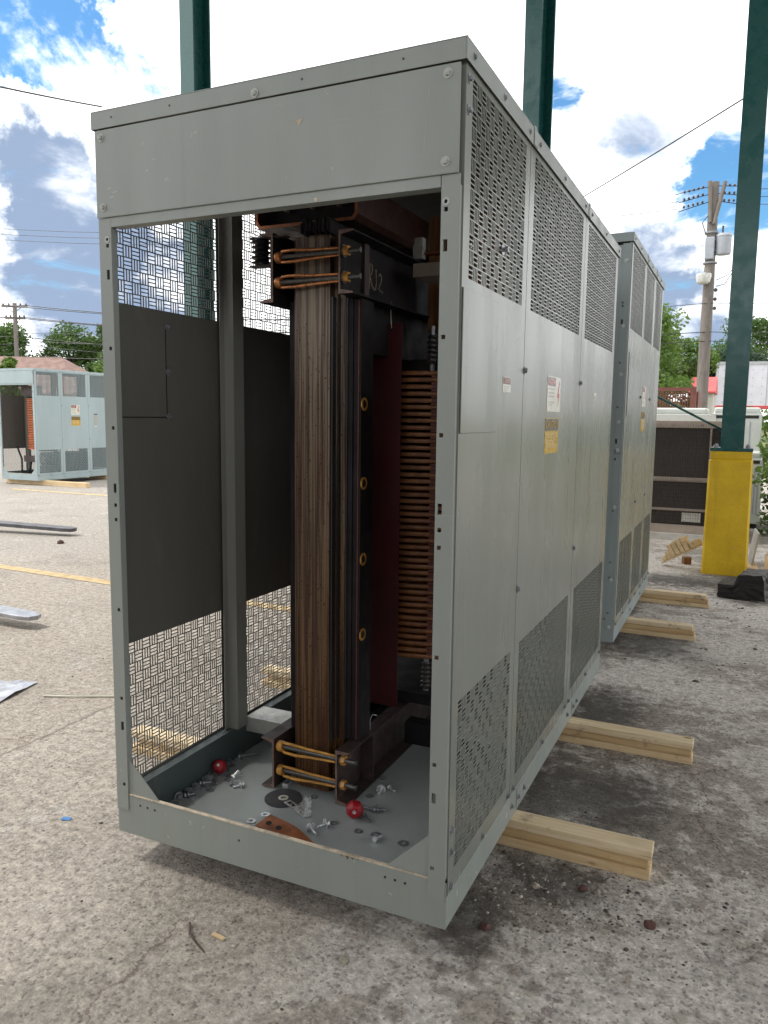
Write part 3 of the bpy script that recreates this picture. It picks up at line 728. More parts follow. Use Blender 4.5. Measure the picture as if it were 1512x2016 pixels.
# clamp channels
def channel(z0, z1, web, sg, y0, y1, mat='iron'):
    t_, fl = .008, .062
    pr = [(0, z0), (sg*fl, z0), (sg*fl, z0+.006), (sg*t_, z0+.016), (sg*t_, z1-.016), (sg*fl, z1-.006), (sg*fl, z1), (0, z1)]
    b = MB().prism(pr, (web, y0, 0), (1, 0, 0), (0, 0, 1), (0, 1, 0), y1-y0)
    o = T(b).build('clamp_channel', mat, tr)
    f = MB().prism([(u, v) for u, v in pr], (web, y0-.0015, 0), (1, 0, 0), (0, 0, 1), (0, 1, 0), .0012)
    T(f).build('cut_face', 'ironcut', o)
    return o
cLb = channel(.135, .352, .372, -1, .515, 2.3); cRb = channel(.135, .362, .667, 1, .515, 2.3)
cLt = channel(2.150, 2.415, .378, -1, .520, 2.3, 'core_dark'); cRt = channel(2.168, 2.400, .669, 1, .520, 2.3, 'core_dark')
T(MB().box(.6775, .690, .700, .742, 2.18, 2.39)).build('stiffener_strap', 'iron', tr)
T(MB().box(.6755, .735, .73, .738, .15, .35)).build('stiffener_plate', 'iron', tr)
ck = MB()
for pts in ([(0, 0), (.004, .05), (.002, .1), (.022, .098), (.028, .078), (.018, .058), (.004, .054), (.018, .03), (.034, .004)],
            [(.062, .085), (.066, .03), (.058, .006), (.048, .0), (.04, .012)], [(.09, .062), (.10, .075), (.116, .066), (.112, .045), (.088, .012), (.10, .008), (.13, .002)]):
    ck.tube([(.6782, .765+u, 2.222+v) for u, v in pts], .0022, 6)
T(ck).build('chalk_writing', 'chalk', cRt)
# tie rods with insulating wraps
RY = .537
def tie(z, dz, xl, xr, amber):
    o = T(MB().tube([(xl-.03, RY, z), (xr+.085, RY, z+dz)], .0105, 12)).build('tie_rod', 'rod', tr, smooth=True)
    m_ = 'amber' if amber else 'copper'
    up = [(xl+.0, RY+.003, z+.006), (xl+.02, RY-.008, z+.021), (xl+.08, RY-.011, z+.021+dz*.3), (xl+.15, RY-.007, z+.016+dz*.6), (xr-.001, RY-.003, z+.013+dz)]
    dn = [(xl+.0, RY+.003, z-.006), (xl+.02, RY-.008, z-.021), (xl+.08, RY-.011, z-.022+dz*.3), (xl+.15, RY-.007, z-.017+dz*.6), (xr-.001, RY-.003, z-.013+dz)]
    for pts in (up, dn):
        T(MB().tube(pts, [.0045, .006, .0065, .006, .005], 10)).build('insulating_wrap', m_, o, smooth=True)
    cl = MB(); cl.lathe([(.022, -.012), (.024, .0), (.022, .012)], n=16, axis='X')
    cl.v = [(a+xl+.002, b+RY, c+z) for a, b, c in cl.v]; T(cl).build('insulating_collar', m_, o, smooth=True)
    for q, (r_, x0, x1) in enumerate(((.024, xr+.014, xr+.017), (.020, xr+.017, xr+.036))):
        h_ = MB()
        if q: h_.prism(hexpts(r_), (x0, RY, z+dz), (0, 1, 0), (0, 0, 1), (1, 0, 0), x1-x0)
        else: h_.lathe([(r_, x0), (r_, x1)], (0, RY, z+dz), 16, 'X')
        T(h_).build('nut' if q else 'washer', 'amber' if q else 'rod', o)
tie(2.322, .004, .395, .669, False); tie(2.226, .004, .395, .669, False)
tie(.318, -.003, .392, .667, True); tie(.213, -.003, .392, .667, True)
# support insulator on the left top channel
def ribbed(parent, loc, r, h, n, mat, name='ribbed_insulator', axis='Z'):
    pr = []
    for k in range(n):
        z = h*k/n; pr += [(r*.62, z), (r*.7, z+h/n*.28), (r, z+h/n*.5), (r*.7, z+h/n*.72)]
    pr.append((r*.62, h))
    return MB().lathe(pr, (0, 0, 0), 24, axis).build(name, mat, parent, loc, smooth=True)
iz = ribbed(tr, (.309-TO.x, .545-TO.y, 2.300-FZ), .042, .098, 5, 'black')
MB().box(-.045, .12, -.02, .02, .099, .105).build('bracket', 'iron', iz); MB().box(-.045, .065, -.02, .02, -.008, -.002).box(.059, .065, -.02, .02, -.11, -.008).build('bracket', 'iron', iz)
# top pan above the yoke, busbar tabs
pr = [(.244, 2.60), (.244, 2.475), (.262, 2.453), (.69, 2.453), (.708, 2.475), (.708, 2.60), (.696, 2.60), (.696, 2.482), (.684, 2.465), (.268, 2.465), (.256, 2.482), (.256, 2.60)]
pn = T(MB().prism(pr, (0, .60, 0), (1, 0, 0), (0, 0, 1), (0, 1, 0), 1.5)).build('top_pan', pm('dark_copper_pan', (.05, .02, .015), .45, metal=.3, var=.3, scale=12), tr)
T(MB().prism(pr, (0, .598, 0), (1, 0, 0), (0, 0, 1), (0, 1, 0), .0015)).build('pan_edge', 'cap_copper', pn)
for x in (.36, .48, .60): T(MB().box(x, x+.012, .63, .655, 2.52, 2.61)).build('tab', 'ironcut', pn)
T(MB().box(.258, .694, .66, .67, 2.466, 2.60)).build('pan_rib', 'core_dark', pn)
lam_stack(.495, .625, .53, .75, 2.405, 2.45, .005, .01, .01).build('yoke_laminations', 'core_dark', tr)
# barrier sheet on its wire
rs = T(MB().box(.55, .7225, 1.0, 1.004, .385, 2.112)).build('barrier_sheet', 'redsheet', tr)
T(MB().tube([(.674, .998, 2.09), (.673, .99, 2.14), (.676, .985, 2.205)], .0018, 6)).build('hanging_wire', 'label_white', rs)
T(MB().lathe([(.008, 0), (.008, .002)], (.674, .9975, 2.08), 14, 'Y')).build('wire_hole', 'black', rs)
# disc winding
def coil(par, cx, cy, z0, z1, n, ro, ri, mat, sp=True, gaps=True):
    pitch = (z1-z0)/n; h = pitch*.62
    b = MB(); b.lathe([(ri, 0), (ro-.003, 0), (ro, h*.2), (ro+.001, h*.5), (ro, h*.8), (ro-.003, h), (ri, h)], n=56, close=True); me = b.mesh('coil_disc', mat, True)
    for k in range(n):
        if False: continue
        d_ = link('coil_disc', me, par, (cx+rnd.uniform(-.0015, .0015), cy+rnd.uniform(-.0015, .0015), z0+k*pitch)); d_.rotation_euler = (rnd.uniform(-.003, .003), rnd.uniform(-.003, .003), rnd.random()*6)
    MB().lathe([(ri*.96, z0-.05), (ri*.96, z1+.05)], (cx, cy, 0), 40).build('winding_cylinder', 'core_dark', par, smooth=True)
    if sp:
        for a in (-68, -48, -95, -120, -20, 20, 60, 100, 140, 180, 220):
            s_ = MB()
            for k in range(n-1):
                m = Matrix.Translation((cx, cy, z0+k*pitch)) @ Matrix.Rotation(R(a), 4, 'Z')
                s_.box(ro-.05, ro+.006, -.014, .014, h+.0005, pitch-.0005, m)
                if k % 2: s_.box(ro+.001, ro+.012+rnd.uniform(0, .004), -.011, .011, h*.1, h*.9, m)
            s_.build('spacer_column', 'spacer', par)
coil(tr, .67-TO.x, 1.52-TO.y, .590-FZ, 1.925-FZ, 44, .415, .27, 'coil')
coil(tr, .67-TO.x, 2.40-TO.y, .590-FZ, 1.925-FZ, 24, .40, .27, 'coil', False, False)
for z0 in (1.945, .43):
    for a in (-70, -110, -30):
        x, y = .67+.36*math.cos(R(a)), 1.52+.36*math.sin(R(a))
        ii = ribbed(tr, (x-TO.x, y-TO.y, z0-FZ), .026, .13, 6, 'porcelain')
        MB().lathe([(.012, -.03), (.012, .17)], n=12).build('stud', 'zincdark', ii, smooth=True)
T(MB().box(.38, 1.0, 1.12, 1.9, .37, .42)).build('coil_support', 'core_dark', tr)
# boards, bus straps and leads at the top right
for x0, x1, z0, z1, y in ((.72, .80, 2.10, 2.62, 1.30), (.815, .89, 2.12, 2.62, 1.31), (.91, 1.00, 2.05, 2.62, 1.29), (1.01, 1.08, 2.1, 2.62, 1.32), (1.10, 1.18, 2.1, 2.62, 1.31)):
    T(MB().box(x0, x1, y, y+.03, z0, z1)).build('support_board', 'brown_board', tr, bevel=.003)
bb = T(MB().box(.72, 1.2, 1.18, 1.23, 2.43, 2.437)).build('bus_strap', 'cap_copper', tr)
for x in (.955, 1.02):
    T(MB().prism(hexpts(.014), (x, 1.205, 2.405), (1, 0, 0), (0, 1, 0), (0, 0, 1), .022).lathe([(.02, 2.4372), (.02, 2.4412)], (x, 1.205, 0), 14)).build('nut', 'zinc', bb)
    T(MB().lathe([(.007, 2.385), (.007, 2.465)], (x, 1.205, 0), 10)).build('stud', 'zinc', bb)
T(MB().box(.70, .745, 1.16, 1.2, 2.41, 2.50)).build('busbar', 'gal', tr)
T(MB().box(.77, .92, 1.0, 1.18, 2.30, 2.355)).build('support_block', 'acbrown', tr)
pb = T(MB().box(.80, 1.02, 1.235, 1.255, 2.02, 2.32)).build('mounting_board', 'brown_board', tr)
T(MB().lathe([(.052, 0), (.052, .003)], (.87, 1.231, 2.225), 28, 'Y')).build('board_hole', 'teal', pb)
for dx, dz in ((0, 0), (.03, -.03)):
    T(MB().tube([(1.12, 1.0, 2.16+dz), (1.06, 1.02, 2.10+dz), (1.0, 1.06, 2.05+dz), (.915+dx, 1.10, 2.01+dz), (.90+dx, 1.115, 1.955)], .010, 10)).build('coil_lead', 'copper', tr, smooth=True)
# low beam and terminal plate at right
T(MB().box(.742, 1.28, 1.05, 1.13, .20, .30)).build('cross_beam', 'core_dark', tr)
T(MB().box(.98, 1.2, .98, 1.14, .305, .318)).build('terminal_plate', 'gal', tr)
# loose wire hook
T(MB().tube([(.705, .76, .365), (.705, .755, .41), (.715, .76, .435), (.73, .77, .43)], .0022, 6)).build('wire_hook', 'zinc', tr)

# second winding visible in the far cabinet
tf = empty('dry_type_transformer', (-13.5, 12.3, Z0+.02), 'orange transformer winding inside the far blue-grey cabinet', 'transformer')
coil(tf, .19, -.85, .70, 1.92, 30, .36, .24, 'coil_far', False, False)
MB().box(-.1, .55, -1.22, -1.18, 1.98, 2.2).build('clamp_channel', 'iron', tf); MB().box(-.1, .55, -1.22, -1.18, .4, .55).build('clamp_channel', 'iron', tf)
MB().box(.05, .15, -.40, -.36, 2.2, 2.5).build('support_board', 'coil_far', tf); MB().box(.3, .38, -.40, -.36, 2.0, 2.5).build('support_board', 'coil_far', tf)
MB().box(-.2, .52, -.65, .35, .05, .6).build('coil_support', 'core_dark', tf)
cf = empty('cable_bundle', (-13.4, 11.25, Z0+.02), 'black cables looped on the floor of the far cabinet', 'cable')
for k, pts in enumerate((((-.45, .1, .02), (-.25, .05, .25), (-.1, .0, .52), (.08, .05, .55), (.2, .1, .35), (.25, .1, .05)),
                         ((.0, 0, .02), (.02, .03, .3), (.15, .05, .48), (.35, .05, .5), (.42, .1, .4)), ((.1, -.1, .03), (.22, -.05, .2), (.36, 0, .42), (.44, 0, .45)),
                         ((-.62, .0, .75), (-.5, .02, .45), (-.48, 0, .18), (-.56, -.05, .05)), ((-.6, -.1, .03), (-.2, -.15, .05), (.2, -.1, .03), (.4, -.12, .06)))):
    MB().tube(pts, .022, 8).build('cable', 'cable', cf, smooth=True)
MB().box(.0, .4, .1, .3, 0, .3).build('lug_block', 'black', cf)

# ------------------------------------------------------------------ loose hardware on the cabinet floor
FT = FZ-.0005
def washer(x, y, r, label, mat='zinc', group='loose washers on the cabinet floor', tilt=0):
    t_ = .0022
    o = MB().lathe([(r*.45, 0), (r, 0), (r, t_), (r*.45, t_)], n=22, close=True).build('washer', mat, None, (x, y, FT+.0004+abs(tilt)*r), (tilt, 0, 0))
    return tag(o, label, 'washer', group)
def bolt(x, y, ang, label, L=.042, r=.0115, wsh=True, mat='zincdark', group='loose bolts on the cabinet floor', pitch=0.0):
    e = empty('hex_bolt', (x, y, FT+r*.9), label, 'bolt', group); e.rotation_euler = (0, pitch, ang)
    MB().prism(hexpts(r), (0, 0, 0), (0, 1, 0), (0, 0, 1), (-1, 0, 0), .008).build('head', mat, e, bevel=.0008)
    MB().tube([(0, 0, 0), (L, 0, -.002)], r*.52, 10).build('shank', mat, e, smooth=True)
    if wsh: MB().lathe([(r*.55, .006), (r*1.75, .006), (r*1.75, .0085), (r*.55, .0085)], n=20, axis='X', close=True).build('washer', mat, e)
    return e
pile = '%s bolt of the pile swept along the left inner rail, counted from the sill'
order = ('frontmost', 'third', 'fourth', 'fifth', 'rearmost', 'second', 'sixth')
for k, (x, y) in enumerate(((.061, .268), (.066, .325), (.069, .36), (.064, .406), (.066, .471), (.075, .29), (.07, .44))):
    bolt(x+.01, y, rnd.uniform(-1.2, 1.2)+(0 if k % 2 else 3), pile % order[k], .04, .0115, True, 'zincdark', 'bolts piled along the left rail')
bolt(.089, .461, -.5, 'dark bolt lying crosswise below the red insulator, pointing to the right', .05, .010, False, group=None)
bolt(.160, .520, 1.2, 'short bolt standing askew in the small bolt cluster beside two washers', .03, .012, False, 'zinc', None, -.6)
bolt(.194, .463, .3, 'leftmost bolt of the small cluster in the middle of the left floor', .04, .0115, False, 'zincdark', None)
bolt(.236, .473, -2.2, 'bolt with bright washer pointing forward in the small floor cluster', .04, .0115, True, 'zinc', None)
b_ = bolt(.069, .691, .9, 'long double bolt lying behind the red insulator by the left rail', .09, .013, True, 'zincdark', None)
bolt(.062, .615, 1.4, 'dark bolt standing against the rail right behind the red insulator', .04, .011, True, 'zincdark', None)
for (x, y), l in (((.105, .383), 'hex nut lying between the bolt pile and two washers'), ((.096, .498), 'hex nut directly in front of the red insulator'), ((.094, .558), 'hex nut tucked right behind the red insulator')):
    b = MB(); b.prism(hexpts(.012), (0, 0, 0), (1, 0, 0), (0, 1, 0), (0, 0, 1), .010); b.lathe([(.0065, .0102), (.0065, .0106)], n=12)
    tag(b.build('hex_nut', 'zincdark', None, (x, y, FT+.0005), (0, 0, rnd.random()), bevel=.001), l, 'nut')
for x, y, r, l in ((.084, .615, .0135, 'dull washer farthest back, just behind the red insulator'), (.149, .566, .016, 'bright washer lying alone right of the red insulator'),
                   (.128, .527, .015, 'rear washer of the pair left of the small bolt cluster'), (.146, .494, .015, 'front washer of the pair left of the small bolt cluster'),
                   (.119, .421, .014, 'rear washer of the pair beside the lone hex nut'), (.140, .386, .015, 'front washer of the pair beside the lone hex nut'),
                   (.098, .319, .013, 'small dark washer next to the end of the bolt pile'), (.127, .297, .014, 'bright small washer in front of the bolt pile'),
                   (.436, .253, .0185, 'bright washer left of the copper bar, close to the sill'), (.458, .318, .0185, 'bright washer touching the rear corner of the copper bar'),
                   (.082, .235, .013, 'washer lying at the very front end of the bolt pile'), (.560, .527, .0165, 'washer lying in front of the lamination fringe'),
                   (.735, .383, .016, 'washer half under the bolt right of the zinc bracket'), (.764, .638, .017, 'dark washer beside the right clamp channel'),
                   (.846, .372, .0165, 'small dark washer in front of the red insulator under the clamp'), (.918, .376, .020, 'large dark washer beside the upright bolt'),
                   (1.034, .369, .020, 'large dark washer nearest to the right gusset plate'), (.742, .811, .018, 'washer in the shadow behind the right clamp channel')):
    washer(x, y, r, l, 'zinc' if 'bright' in l else 'zincdark')
for x, y, a, l, L_, w_ in ((.675, .300, -.6, 'bolt with large washer between the zinc bracket and the sill', .055, True), (.72, .352, -2.2, 'short thick bolt with washer right of the zinc bracket', .045, True),
                           (.826, .467, -.7, 'slim bolt pointing forward beside the red insulator under the clamp', .045, False), (.790, .528, .0, 'slim bolt sticking out behind the red insulator under the clamp', .05, False),
                           (.842, .532, .5, 'dark bolt cluster right of the red insulator under the clamp', .04, True), (.790, .700, -1.4, 'bright bolt head facing the camera in the shade right of the clamp', .04, True),
                           (.815, .723, -.4, 'dark bolt lying next to the bright bolt head in the shade', .035, False), (.936, .336, 1.3, 'upright short bolt next to a large washer near the sill', .03, False)):
    bolt(x, y, a, l, L_, .0125, w_, 'zinc' if 'bright' in l or 'large' in l or 'upright' in l or 'thick' in l else 'zincdark', 'loose bolts on the cabinet floor')
# red stand-off insulators
def red_ins(x, y, rx, rot, label):
    e = empty('standoff_insulator', (x, y, FT), label, 'insulator', 'red stand-off insulators'); e.rotation_euler = rot
    b = MB(); r = rx
    b.lathe([(r*.62, 0), (r*.80, r*.15), (r, r*.5), (r*1.03, r*.95), (r*.92, r*1.4), (r*.7, r*1.72), (r*.5, r*1.8)], n=7)
    b.build('body', 'redins', e, bevel=r*.12)
    MB().lathe([(r*.2, r*1.79), (r*.2, r*1.83)], n=12).build('insert', 'zinc', e)
red_ins(.075, .540, .032, (.9, .3, .2), 'red insulator lying in the bolt pile by the left rail') ; bpy.data.objects[-1] if False else None
red_ins(.778, .475, .036, (R(80), 0, R(25)), 'red insulator lying on its side under the end of the right clamp channel')
for o in list(bpy.data.objects):
    if o.name.startswith('standoff_insulator'): o.location.z = FT+(.022 if o.location.x < .5 else .034)
# cutting disc, bracket, lever, copper bar
gd = tag(MB().lathe([(.011, 0), (.0775, 0), (.0775, .003), (.011, .003)], n=64, close=True).build('cutting_disc', 'disc', None, (.452, .461, FT+.001), (0, 0, 0), smooth=True), 'dark round cutting disc lying flat on the cabinet floor', 'cutting disc')
MB().lathe([(.0112, .0031), (.021, .0031), (.021, .0042), (.0112, .0042)], n=32, close=True).build('centre_ring', 'label_white', gd)
br = empty('zinc_bracket', (.482, .442, FT+.004), 'bright zinc angle bracket with an upright end, overlapping the cutting disc', 'bracket', rz=math.atan2(-.067, .14))
b = MB()
b.box(0, .155, -.016, .016, 0, .003); b.box(.152, .155, -.016, .016, .003, .062)
b.build('angle', 'zinc', br, bevel=.001)
for x in (.022, .046): MB().box(x-.009, x+.009, -.007, .007, .0031, .0035).build('slot', 'black', br)
for z in (.02, .046): MB().lathe([(.008, .1551), (.008, .1555)], (0, 0, z), 14, 'X').build('hole', 'label_white', br)
b = MB(); b.tube([(.10, .035, .0), (.10, .033, .038)], .007, 10); b.prism(hexpts(.013), (.10, .033, .038), (1, 0, 0), (0, 1, 0), (0, 0, 1), .01); b.prism(hexpts(.013), (.074, .036, 0), (1, 0, 0), (0, 1, 0), (0, 0, 1), .012)
b.build('bolt', 'zinc', br)
lv = empty('steel_clevis', (.412, .535, FT+.002), 'bright slotted steel clevis lying behind the cutting disc', 'clevis', rz=R(98))
b = MB(); b.box(0, .11, -.014, -.008, .0, .02); b.box(0, .11, .008, .014, .0, .02); b.box(.0, .012, -.008, .008, 0, .02); b.box(.10, .11, -.008, .008, 0, .02); b.build('body', 'zinc', lv, bevel=.002)
MB().tube([(.085, -.04, .012), (.085, .03, .012)], .006, 10).build('pin', 'zinc', lv)
cb = empty('copper_bar', (.545, .172, .20), 'tarnished copper bar with two bolt holes leaning on the front sill', 'copper bar')
cb.rotation_euler = (R(6), R(8), R(-11))
b = MB(); n = 10
for k in range(n):
    u0, u1 = k/n, (k+1)/n
    def pt(u, s_, top): 
        w = .040*(1-.55*max(0, u-.45)/.55); z = .014*math.sin(u*3.0)-.02*max(0, u-.5)
        return (u*.30, s_*w, z+(.004 if top else 0))
    b.quad(pt(u0, -1, 1), pt(u1, -1, 1), pt(u1, 1, 1), pt(u0, 1, 1)); b.quad(pt(u0, -1, 0), pt(u0, 1, 0), pt(u1, 1, 0), pt(u1, -1, 0))
    for s_ in (-1, 1): b.quad(pt(u0, s_, 0), pt(u1, s_, 0), pt(u1, s_, 1), pt(u0, s_, 1))
b.quad(pt(0, -1, 0), pt(0, 1, 0), pt(0, 1, 1), pt(0, -1, 1))
b.build('bar', 'cap_copper', cb)
for x in (.035, .085): MB().lathe([(.011, 0), (.011, .001)], n=16).build('hole', 'black', cb, (x, -.004, .0045+.014*math.sin(x/.3*3)))
MB().box(-.004, .12, -.046, -.02, -.06, -.018).build('spacer_plate', 'iron', cb)

# ------------------------------------------------------------------ timbers under the cabinets
def timber(x0, x1, y, z, lab, mat='pale_lumber', w=.089, tilt=0.0, rz=0.0):
    b = MB().box(0, x1-x0, 0, w, 0, .0358)
    o = b.build('timber', mat, None, (x0, y, z), (0, 0, rz), bevel=.003)
    return tag(o, lab, 'timber', 'timbers under the cabinets')
for nm, y, x0, x1, ex in (('nearest stack, under the front of the open cabinet', .742, -.62, 1.878, (0, -.012, -.004)), ('second stack, under the back of the open cabinet', 1.862, -.58, 1.957, (0, -.006, 0)),
                      ('third stack, under the front of the closed cabinet', 4.215, -.5, 1.82, (0, .012, .022)), ('farthest stack, under the back of the closed cabinet', 5.41, -.5, 1.865, (0, .018, .03))):
    for k, lv_ in enumerate(('top', 'middle', 'bottom')):
        timber(x0+rnd.uniform(-.04, .04), x1+ex[k], y+(.001, .009, -.003)[k]+rnd.uniform(-.002, .002), .0766-.0383*k, '%s pine timber of the %s' % (lv_, nm), mat=('lumber_c', 'lumber_b', 'pale_lumber')[k], rz=rnd.uniform(-.003, .003))
for k, (y, x1) in enumerate(((11.0, -11.55), (13.0, -10.9))):
    for q, lv_ in enumerate(('upper', 'lower')):
        b = MB().box(0, 2.6, 0, .14, 0, .056); o = b.build('timber', 'pale_lumber', None, (x1-2.6, y, .057-.057*q), bevel=.004)
        tag(o, '%s pine timber under the %s of the far cabinet' % (lv_, ('front', 'back')[k]), 'timber', 'timbers under the far cabinet')

# ------------------------------------------------------------------ canopy posts on yellow pedestals
def post(x, y, label, rz, ped=True):
    e = empty('canopy_post', (x, y, 0), label, 'post', 'canopy posts'); e.rotation_euler = (0, 0, rz)
    if ped:
        b = MB(); s0, s1, hh = .235, .222, 1.29
        pts = []
        for s_, z in ((s0, 0), (s1, hh-.02), (s1-.015, hh)):
            c = .022; pts.append([(-s_+c, -s_, z), (s_-c, -s_, z), (s_, -s_+c, z), (s_, s_-c, z), (s_-c, s_, z), (-s_+c, s_, z), (-s_, s_-c, z), (-s_, -s_+c, z)])
        i0 = 0; b.v = [p for r_ in pts for p in r_]
        for k in range(2):
            for j in range(8): b.f.append((k*8+j, k*8+(j+1) % 8, (k+1)*8+(j+1) % 8, (k+1)*8+j))
        b.f.append(tuple(range(7, -1, -1))); b.f.append(tuple(16+j for j in range(8)))
        pe = b.build('pedestal', 'yellow', e)
        MB().box(-.212, .212, -.205, .205, hh, hh+.085).build('pedestal_cap', 'yellow', pe, bevel=.006)
    bp = MB().box(-.215, .215, -.205, .205, 1.376, 1.412).build('base_plate', 'green_steel', e, bevel=.004)
    for sx in (-.165, .165):
        for sy in (-.15, .15):
            MB().lathe([(.03, 1.412), (.03, 1.418), (.012, 1.418), (.012, 1.45)], (sx, sy, 0), 12).prism(hexpts(.024), (sx, sy, 1.418), (1, 0, 0), (0, 1, 0), (0, 0, 1), .02).build('anchor_bolt', 'zincdark', bp)
    f, t_ = .118, .016
    pr = [(-f, -f), (f, -f), (f, -f+t_), (t_/2, -f+t_), (t_/2, f-t_), (f, f-t_), (f, f), (-f, f), (-f, f-t_), (-t_/2, f-t_), (-t_/2, -f+t_), (-f, -f+t_)]
    MB().prism(pr, (0, 0, 1.412), (1, 0, 0), (0, 1, 0), (0, 0, 1), 7.15).build('column', 'green_steel', e)
    return e
post(1.975, 7.36, 'dark green steel post on a yellow concrete pedestal at the right edge', 0)
post(-.26, 6.95, 'green steel post rising behind the right end of the open cabinet roof', R(-25))
post(-3.70, 5.25, 'green steel post behind the left part of the open cabinet, seen through its upper vent', R(-14))
cn = MB()  # unseen roof implied by the posts, spread wide to shade the cabinet
for k in range(38):
    x = -4.7+k*.45
    cn.box(x, x+.44, -14, 7.6 if x < 4.2 else 22, 8.60, 8.64)  # right-hand strips run farther back to darken the panel reflections
for y in (-9.5, -4.0, 1.5): cn.box(-4.7, 12.3, y-.1, y+.1, 8.35, 8.59)
struct(cn.build('unseen_canopy_roof', 'deck'))
wl = MB().box(-16, 18, -9.4, -9.0, 0, 3.3)  # unseen wall added behind the camera to cut fill light on the cabinet
for k in range(9): wl.box(-15.5+3.7*k, -15.2+3.7*k, -9.0, -8.9, 0, 3.3)
struct(wl.build('added_shade_wall', pm('shade_wall_brown', (.20, .13, .095), .85, var=.25, scale=5, fine=.3)))
rod_ = tag(MB().tube([(-.22, 6.86, 2.72), (1.18, 7.22, 1.965), (1.87, 7.40, 1.60)], .013, 8).build('brace_rod', 'green_steel'), 'thin dark green brace rod slanting down to the yellow-based post', 'rod')

# ------------------------------------------------------------------ condensing units behind
ac = empty('condensing_unit', (-1.2, 9.6, 0), 'large taupe condensing unit with dark finned coil behind the yellow pedestal', 'air conditioner')
MB().box(-.15, 3.2, -.10, 1.6, 0, .10).build('pad', 'acgrey', ac)
MB().box(0, 3.02, .03, 1.5, .22, 1.60).build('casing', 'fins', ac)
fr = MB(); fr.box(0, 3.05, -.03, .03, 1.60, 1.70); fr.box(0, 2.88, -.03, .028, .84, .90); fr.box(0, 3.05, -.03, .03, .10, .22); fr.box(0, 2.88, -.02, .028, .42, .455)
fr.box(2.86, 2.885, -.028, .03, .22, 1.6); fr.box(3.02, 3.05, -.03, 1.5, .1, 1.7); fr.box(0, 3.05, .03, 1.5, 1.66, 1.70)
fr.build('frame', 'acbrown', ac, bevel=.004)
wm = MB()
for k in range(50): x = 1.35+k*.033; wm.box(x, x+.0025, -.040, -.0375, .25, 1.66)
for k in range(26): z = .27+k*.053; wm.box(1.3, 3.0, -.0375, -.035, z, z+.0025)
wm.build('wire_guard', 'iron', ac)
for x in (2.18, 2.36, 2.44, 2.75):
    for z in (1.65, .87): link('bolt', BOLT_Z, ac, (x, -.031, z), ROT_OUT_NY)
MB().box(2.55, 2.8, .0, .2, .27, .40).build('control_box', 'gal', ac)
MB().box(1.9, 2.9, .2, .6, 1.70, 1.78).build('top_tray', 'acwhite', ac)
fan = MB()
for k in range(9): fan.box(2.89, 3.01, -.02, -.012, .95+.075*k, .975+.075*k)
fan.build('louvre', 'cable', ac)
for i, (x0, x1, y0, z0, z1, lab) in enumerate(((.55, 1.55, 11.6, .1, 1.93, 'white rooftop-style condenser behind the taupe unit'), (1.58, 2.34, 12.0, .1, 1.95, 'tall white condenser cabinet partly hidden behind the green post'), (2.1, 2.39, 11.4, .08, 1.24, 'low white unit just right of the yellow pedestal'))):
    u = empty('condenser', (x0, y0, 0), lab, 'air conditioner', 'white condensers'); w = x1-x0
    MB().box(0, w, 0, .8, z0, z1-.12).build('casing', 'acwhite', u, bevel=.012)
    MB().box(.03, w-.03, .03, .77, z1-.1195, z1-.02).build('fan_shroud', 'acwhite', u, bevel=.03)
    for q in range(5): MB().box(w*.08+q*w*.17, w*.08+q*w*.17+.02, -.004, .0, z0+.15, z1-.25).build('seam_rib', 'trim', u)
    MB().box(.05, w-.05, -.003, .001, z1-.20, z1-.15).build('vent_slot', 'fins', u)
    for sx in (.04, w-.1): MB().box(sx, sx+.06, .05, .75, 0, z0).build('foot', 'cable', u)

# ------------------------------------------------------------------ debris by the pedestal
pl = empty('broken_pallet', (1.30, 7.42, .02), 'broken pallet end of yellow blocks propped on the yellow pedestal', 'pallet'); pl.rotation_euler = (0, R(-31), R(-14))
MB().box(0, .52, 0, .09, .0, .02).build('bottom_board', 'pale_lumber', pl, bevel=.002)
for k, (x, h) in enumerate(((.03, .05), (.09, .09), (.145, .15), (.205, .16), (.265, .165), (.325, .165), (.395, .075), (.45, .07))):
    MB().box(x, x+.054, -.01, .10, .0205, .0205+h).build('block', 'pale_lumber', pl, bevel=.006)
tag(MB().box(0, .09, 0, .09, 0, .085).build('wood_block', 'brown_board', None, (1.53, 7.62, 0), (0, 0, R(20)), bevel=.004), 'small brown wood block on the ground by the broken pallet', 'wood block')
bmk = bmesh.new(); bmesh.ops.create_cube(bmk, size=1.0); bmesh.ops.subdivide_edges(bmk, edges=bmk.edges, cuts=5, use_grid_fill=True)
for v in bmk.verts:
    v.co.x *= .42; v.co.y *= .34; v.co.z = (v.co.z+.5)*.24
    if v.co.x < -.06: v.co.z *= .62
    v.co += Vector((rnd.gauss(0, .007), rnd.gauss(0, .007), abs(rnd.gauss(0, .006))))
me = bpy.data.meshes.new('charred_block'); bmk.to_mesh(me); bmk.free(); me.materials.append(M['char'])
tag(link('charred_block', me, None, (2.20, 6.05, .01), (R(3), R(-6), R(-14))), 'lumpy black tar-covered block on the ground in front of the yellow pedestal', 'block')
tag(MB().box(0, .09, 0, 1.9, 0, .035).build('leaning_board', 'pale_lumber_y', None, (2.345, 6.0, .03), (R(3), R(-20), R(-3)), bevel=.003), 'pale board lying behind the black block beside the yellow pedestal', 'board')
tag(MB().box(0, .12, 0, 1.2, 0, .04).build('flat_board', 'pale_lumber_y', None, (2.24, 6.75, .0), (0, 0, R(2)), bevel=.003), 'short grey-pink board flat on the ground next to the leaning board', 'board')
tag(MB().box(0, .02, 0, .5, 0, .42).build('scrap_sheet', 'acgrey', None, (2.25, 7.7, .0), (0, R(8), R(4))), 'grey scrap sheet leaning against the back of the yellow pedestal', 'scrap sheet')
